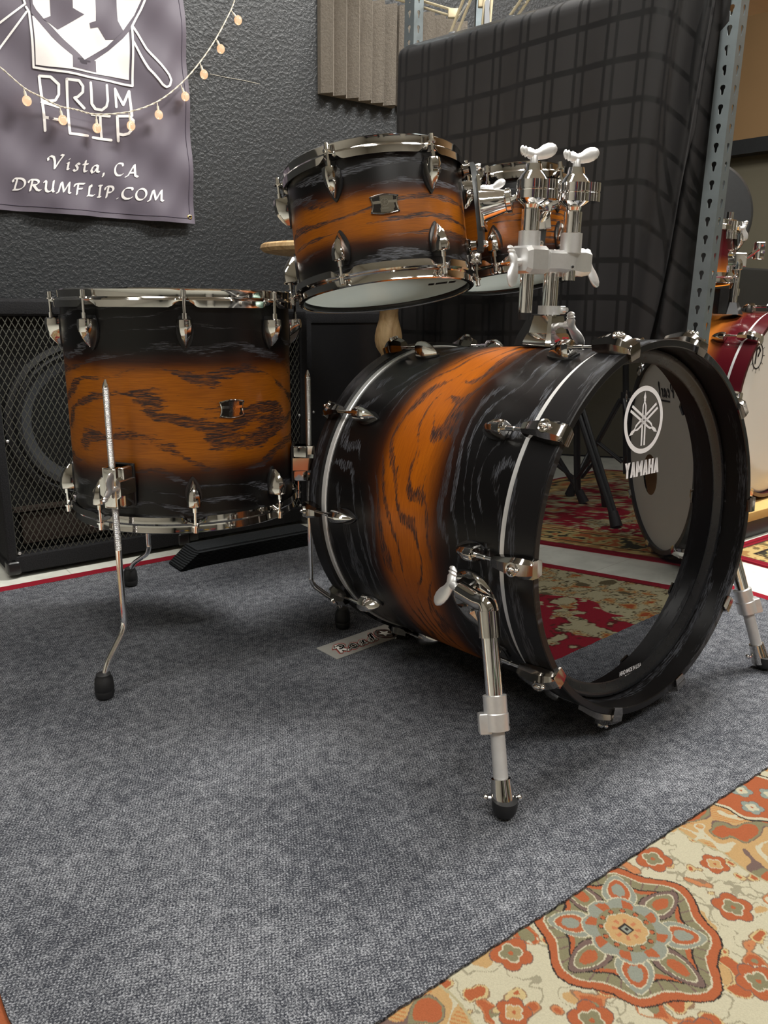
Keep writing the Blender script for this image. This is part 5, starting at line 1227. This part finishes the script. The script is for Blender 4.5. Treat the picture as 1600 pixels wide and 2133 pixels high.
ra = Vector((0.655, -0.756, 0)).normalized(); rx = Z.cross(ra).normalized(); RCc = Vector((1.217, 2.442, 0.371+0.0)); RM = frame(RCc, rx, Z, ra)
rb = thing('bass_drum', 'amber to burgundy bass drum with white head at the right edge', 'drum', T(Vector((RCc.x-ra.x*0.2, RCc.y-ra.y*0.2, 0.074))))
b = BM(); b.lathe([(0.279, -0.05), (0.279, -0.42), (0.272, -0.42), (0.272, -0.05)], 96, closed=True, rref=0.279, a0=-pi/2, a1=3*pi/2-1e-9); obj('shell', b, AM.m, rb, world=RM)
b = BM(); b.lathe([(0.275, -0.050), (0.283, -0.050), (0.283, -0.040), (0.275, -0.040)], 96, closed=True); obj('head_collar', b, COLLAR, rb, world=RM)
b = BM(); b.lathe([(0.277, 0), (0.288, 0), (0.288, -0.040), (0.277, -0.040)], 96, closed=True, rref=0.288); obj('front_hoop', b, WINE, rb, world=RM)
b = BM(); b.lathe([(0.278, -0.42), (0.288, -0.42), (0.288, -0.455), (0.278, -0.455)], 96, closed=True, rref=0.288); obj('rear_hoop', b, WINE, rb, world=RM)
b = BM(); b.lathe([(0.0005, -0.008), (0.2, -0.008), (0.266, -0.008), (0.277, -0.018)], 96); rh = obj('front_head', b, HEADW, rb, world=RM, sharp=0)
b = BM(); fnr = lambda x, y: (x, y, -0.0065)
stroke(b, [(-0.185+0.030*cos(2*pi*k/40), 0.155+0.036*sin(2*pi*k/40)) for k in range(41)], 0.004, fnr)
for k in range(12): a = 2*pi*k/12; stroke(b, [(-0.185+0.032*cos(a), 0.155+0.038*sin(a)), (-0.185+0.042*cos(a), 0.155+0.048*sin(a))], 0.002, fnr)
stroke(b, [(-0.196, 0.135), (-0.196, 0.175), (-0.183, 0.18), (-0.173, 0.17), (-0.183, 0.155)], 0.007, fnr)
obj('head_logo_print', b, BLACKI, rh, world=RM, sharp=0, label='black round emblem printed on the white head')
ME_CC = ME_CL.copy(); ME_CC.materials.clear(); ME_CC.materials.append(CHROME)
for k in range(10):
    a = radians(36*k+18+9)
    Mk = RM @ RZ(a) @ T(Vector((0.287, 0, 0))); c2 = link('claw', ME_CC, rb, Mk); link('bolt', ME_BO, c2, Mk)
    Ml = RM @ RZ(a) @ T(Vector((0.279, 0, -0.10))); lg = link('lug', ME_LUG, rb, Ml); link('tension_rod', ME_RF, lg, RM @ RZ(a) @ T(Vector((0.283, 0, 0))))
for sgn in (-1, 1):
    f = RM @ Vector((0.34*sgn, -0.288, 0.03)); f.z = 0.074; t_ = RM @ Vector((0.27*sgn, -0.10, -0.10))
    b = BM(); b.tube([f+Z*0.02, t_], 0.008, 14); sp_ = obj('spur_tube', b, CHROME, rb); b = BM(); b.lathe([(0.001, 0), (0.013, 0), (0.014, 0.03), (0.001, 0.032)], 16, T(f)); obj('rubber_foot', b, RUBBER, sp_)
# its tom post and small tom
rp = thing('tom_holder', 'chrome tom post on the amber bass drum at the right edge', 'drum hardware', T(Vector((0.975, 2.268, 0.65))))
PB = hit(1530, 672, RCc-ra*0.18, ra); 
def rpt(px, py, D=2.30): return at_depth(px, py, D)
pb, pt_ = rpt(1527, 682, 2.36), rpt(1537, 540, 2.36)
pb = Vector((pt_.x, pt_.y, 0.640)); pt_ = Vector((pt_.x, pt_.y, pt_.z))
b = BM(); b.tube([pb, pt_+Z*0.01], 0.0125, 24); b.tube([pb+Z*0.055, pb+Z*0.075], 0.0165, 24); obj('main_pipe', b, CHROME, rp)
b = BM(); b.tube([pb-Z*0.0, pb+Z*0.035], [0.034, 0.018], 6); b.box(-0.05, -0.02, -0.02, 0.02, 0.0, 0.075, T(pb), b=0.004); obj('holder_base', b, BLACKP, rp)
Mh = T(pt_)
b = BM(); b.box(-0.055, 0.02, -0.02, 0.02, -0.022, 0.018, Mh @ RZ(0.2), b=0.006); b.lathe([(0.001, -0.04), (0.022, -0.04), (0.022, -0.02), (0.015, -0.018), (0.015, 0.02), (0.02, 0.025), (0.001, 0.025)], 24, Mh @ T(Vector((-0.04, -0.01, 0)))); obj('clamp_casting', b, CHROME, rp)
b = BM(); b.tube([Mh @ Vector((-0.04, -0.01, 0)), Mh @ Vector((-0.045, -0.01, 0.055))], 0.011, 18); b.lathe([(0.001, 0), (0.026, 0), (0.026, 0.020), (0.024, 0.021), (0.024, 0.023), (0.026, 0.024), (0.026, 0.05), (0.012, 0.056), (0.012, 0.075), (0.001, 0.075)], 26, Mh @ T(Vector((-0.045, -0.01, 0.055)))); a_ = obj('tom_arm', b, CHROME, rp)
b = BM(); wing(b, Mh @ T(Vector((-0.01, -0.02, 0.085))) @ RY(pi/2), 0.03); obj('wing_nut', b, SATIN, a_)
b = BM(); b.tube([Mh @ Vector((0.02, 0, 0)), Mh @ Vector((0.055, -0.01, 0.03))], 0.005, 8); b.box(0.045, 0.075, -0.01, 0.01, 0.0, 0.05, Mh, b=0.004); obj('second_arm', b, CHROME, rp)
b = BM(); b.ball(Mh @ Vector((-0.085, 0.0, -0.005)), (0.018, 0.02, 0.026), n=20); obj('ball_joint', b, RUBBER, rp)
rt = thing('mounted_tom', 'small amber tom with chrome hoops half hidden behind the rack post', 'drum', T(Vector((0.83, 2.42, 0.70))))
RT = tilt_frame(rpt(1446, 505, 2.42)+Z*0.052, -0.03, 0.05)
b = BM(); b.lathe([(0.118, -0.012), (0.118, -0.168), (0.113, -0.168), (0.113, -0.012)], 72, closed=True, rref=0.118); obj('shell', b, AM.m, rt, world=RT)
for fl in (0, 1):
    b = hoop(0.121, 0.127, 0.118, 6, 20)
    for v in b.bm.verts:
        if fl: v.co.z = -0.18-v.co.z
    obj('hoop', b, CHROME, rt, world=RT, sharp=28)
b = BM(); b.lathe([(0.0005, -0.0095), (0.11, -0.0095), (0.116, -0.014)], 60); obj('drumhead', b, HEADW, rt, world=RT)
b = BM(); b.lathe([(0.0005, -0.1705), (0.11, -0.1705), (0.116, -0.166)], 60); obj('drumhead', b, HEADC, rt, world=RT)
ME_LC = ME_LUG.copy(); ME_LC.materials.clear(); ME_LC.materials.append(CHROME); rm = rod_mesh(0.02)
for k in range(6):
    for up in (1, 0):
        Mk = RT @ RZ(radians(20+60*k)) @ T(Vector((0.118, 0, -0.038 if up else -0.142)))
        if not up: Mk = Mk @ RX(pi)
        lg = link('lug', ME_LC, rt, Mk); link('tension_rod', rm, lg, Mk)
# dark round case leaning behind, black upright case
b = BM(); q = Vector((0, 0, 0)); 
rcM = zframe(at_depth(1462, 448, 3.20), -CF*1.0+Vector((0, 0, -0.2)), Z)
b.lathe([(0.001, -0.16), (0.200, -0.16), (0.212, -0.14), (0.212, -0.01), (0.20, 0.0), (0.001, 0.0)], 72); 
rc = thing('round_drum_case', 'large dark round case behind the small amber tom', 'drum case', T(Vector((rcM.translation.x, rcM.translation.y, 0.0))))
obj('case_body', b, BLACKM, rc, world=rcM); b = BM(); b.lathe([(0.205, -0.02), (0.215, -0.02), (0.215, -0.03), (0.205, -0.03)], 72, closed=True); obj('case_band', b, BLACKP, rc, world=rcM)
cz = rcM.translation.z-0.21
CX_, CY_ = rcM.translation.x, rcM.translation.y
b = BM(); b.box(2.60, 4.10, 1.98, 2.26, 0.076, 0.835, b=0.02); tag(obj('equipment_case', b, BLACKM, world=WSF), 'wide black equipment case standing on the riser behind the amber bass drum', 'case')
# ------------------------------------------------------------------ kit seen only in the gloss head: sparkle bass drum
pa = Vector((-0.198, -0.98, 0)).normalized(); px_v = Z.cross(pa).normalized(); PCc = Vector((1.512, 1.40, 0.302)); PM = frame(PCc, px_v, Z, pa)
def sparkle():
    t = NT('green_sparkle_wrap'); co = t.coord(); v = t.n('ShaderNodeTexVoronoi'); t.inp(v, 'Vector', co); t.inp(v, 'Scale', 380)
    s_ = t.sep(v.outputs['Color'])[0]; t.set(color=t.mix(t.ss(s_, 0.5, 0.95), lin(24, 44, 42), lin(150, 180, 160)), metal=0.4, rough=0.25); return t.m
SPK = sparkle()
pd = thing('bass_drum', 'green sparkle bass drum with white ported head, seen mirrored in the gloss black head', 'drum', T(Vector((PCc.x, PCc.y, -0.006))))
b = BM(); b.lathe([(0.279, -0.045), (0.279, -0.44), (0.272, -0.44), (0.272, -0.045)], 96, closed=True, rref=0.279); obj('shell', b, SPK, pd, world=PM)
TANI = plain('maple_shell_interior', lin(190, 150, 100), 0.6)
b = BM(); b.lathe([(0.271, -0.05), (0.271, -0.435)], 96); obj('shell_interior', b, TANI, pd, world=PM)
b = BM(); b.lathe([(0.276, 0), (0.289, 0), (0.289, -0.040), (0.276, -0.040)], 96, closed=True); obj('front_hoop', b, BLACKM, pd, world=PM)
b = BM(); b.lathe([(0.276, -0.44), (0.289, -0.44), (0.289, -0.475), (0.276, -0.475)], 96, closed=True); obj('rear_hoop', b, BLACKM, pd, world=PM)
t = bmesh.new(); n = 96; o1 = [t.verts.new((0.276*cos(2*pi*k/n), 0.276*sin(2*pi*k/n), -0.010)) for k in range(n)]; m_ = 48; o2 = [t.verts.new((0.087+0.062*cos(2*pi*k/m_), -0.066+0.062*sin(2*pi*k/m_), -0.010)) for k in range(m_)]
es = [t.edges.new((o1[k], o1[(k+1) % n])) for k in range(n)]+[t.edges.new((o2[k], o2[(k+1) % m_])) for k in range(m_)]
bmesh.ops.triangle_fill(t, use_beauty=True, edges=es)
for f in list(t.faces):
    c = f.calc_center_median()
    if (c.x-0.087)**2+(c.y+0.066)**2 < 0.055**2: t.faces.remove(f)
ph_ = obj('front_head', t, HEADF, pd, world=PM, sharp=0)
b = BM(); b.lathe([(0.0005, -0.43), (0.27, -0.43)], 64); obj('rear_head', b, HEADF, pd, world=PM, sharp=0)
b = BM(); fnp = lambda x, y: (x, y, -0.0085)
text(b, 'Pearl', -0.118, 0.172, 0.031, 0.038, 0.0078, fnp, {'P': 1.2, 'e': 0.75, 'a': 0.85, 'r': 0.75, 'l': 0.8}, 0.2, (radians(30), 0.3))
stroke(b, [(-0.080, 0.160), (0.020, 0.163)], 0.005, fnp)
obj('head_logo_print', b, BLACKI, ph_, world=PM, sharp=0, label='black script maker name on the white head')
for k in range(8):
    a = radians(45*k+14)
    Mk = PM @ RZ(a) @ T(Vector((0.288, 0, 0))); c2 = link('claw', ME_CC, pd, Mk); link('bolt', ME_BO, c2, Mk)
    Ml = PM @ RZ(a) @ T(Vector((0.279, 0, -0.10))); lg = link('lug', ME_LC, pd, Ml); link('tension_rod', ME_RF, lg, PM @ RZ(a) @ T(Vector((0.283, 0, 0))))
# tripod stands behind it
def tripod(name, label, cx, cy, ang, h, R=0.24, seat=False):
    th = thing(name, label, 'stand', T(Vector((cx, cy, -0.006))))
    b = BM(); b.tube([(cx, cy, 0.10), (cx, cy, h)], 0.013, 16); b.tube([(cx, cy, 0.40), (cx, cy, 0.45)], 0.021, 16); obj('pole', b, BLACKM, th)
    for k in range(3):
        a = ang+2*pi*k/3; d = Vector((cos(a), sin(a), 0)); c = Vector((cx, cy, 0))
        b = BM()
        for s_ in (-0.012, 0.012):
            off = Vector((-d.y, d.x, 0))*s_; b.tube([c+d*0.02+off+Z*0.42, c+d*R+off*0.6+Z*0.03], 0.009, 8); b.tube([c+d*0.015+off+Z*0.15, c+d*R*0.5+off+Z*0.235], 0.006, 8)
        lg = obj('leg', b, BLACKM, th)
        b = BM(); b.tube([c+d*(R+0.012)+Z*-0.002, c+d*(R-0.01)+Z*0.05], [0.022, 0.017], 14); obj('rubber_foot', b, RUBBER, lg)
    if seat:
        b = BM(); b.lathe([(0.001, h), (0.15, h), (0.165, h+0.02), (0.165, h+0.07), (0.15, h+0.085), (0.001, h+0.088)], 40, T(Vector((cx, cy, 0)))); obj('seat', b, RUBBER, th)
    else:
        b = BM(); b.tube([(cx, cy, h-0.02), (cx+0.10, cy-0.2, h+0.25)], 0.009, 12); b.ball((cx, cy, h), 0.022, n=14); obj('boom_arm', b, CHROME, th)
    b = BM(); wing(b, T(Vector((cx-0.02, cy, 0.425))) @ RY(-pi/2), 0.03); obj('wing_nut', b, CHROME, th)
tripod('cymbal_stand', 'black tripod stand nearest the sparkle drum, seen in the gloss head', 2.20, 1.20, radians(150), 0.95)
tripod('drum_throne', 'black padded throne on a tripod, reflected in the gloss head', 2.55, 0.98, radians(100), 0.50, 0.25, True)
tripod('cymbal_stand', 'black tripod stand farther back, faint in the gloss head', 2.62, 1.42, radians(170), 0.9)
tripod('cymbal_stand', 'black tripod stand at the left of the reflection in the gloss head', 2.28, 0.80, radians(130), 0.85)

# ------------------------------------------------------------------ unseen shelves with snare drums, added for the chrome to reflect
SH = [(200, 60, 30), (30, 60, 120), (190, 150, 40), (160, 30, 60), (60, 110, 60), (220, 215, 205), (90, 40, 120), (20, 20, 22)]
k = 0
for sx in (-1.9, 0.1, 2.1):
    Md = WSF @ T(Vector((sx, -3.05, TILEZ)))
    sh_ = thing('added_reflection_shelf', 'black shelf unit added behind the camera for the chrome to reflect, outside the picture', 'shelf', Md, 'added shelves for reflections')
    for zz in (0.35, 0.85, 1.35, 1.85):
        b = BM(); b.box(-0.75, 0.75, 0, 0.42, zz, zz+0.03); obj('shelf_board', b, BLACKM, sh_, world=Md)
    for xx in (-0.75, 0.72):
        b = BM(); b.box(xx, xx+0.03, 0, 0.42, 0, 2.05); obj('side_panel', b, BLACKM, sh_, world=Md)
    for zz in (0.38, 0.88, 1.38):
        for xx in (-0.45, 0.0, 0.45):
            c = SH[k % len(SH)]; k += 1; Mn = Md @ T(Vector((xx, 0.21, zz)))
            sn = thing('added_reflection_snare', 'coloured snare drum added for the chrome to reflect, outside the picture', 'drum', Mn, 'added snare drums for reflections')
            b = BM(); b.lathe([(0.178, 0.01), (0.178, 0.15)], 40, cap0=True, cap1=True); obj('shell', b, plain('added_snare_lacquer', lin(*c), 0.25), sn, world=Mn)
            for zh in (0.0, 0.14): b = BM(); b.lathe([(0.180, zh), (0.187, zh), (0.187, zh+0.02), (0.180, zh+0.02)], 40, closed=True); obj('hoop', b, CHROME, sn, world=Mn)
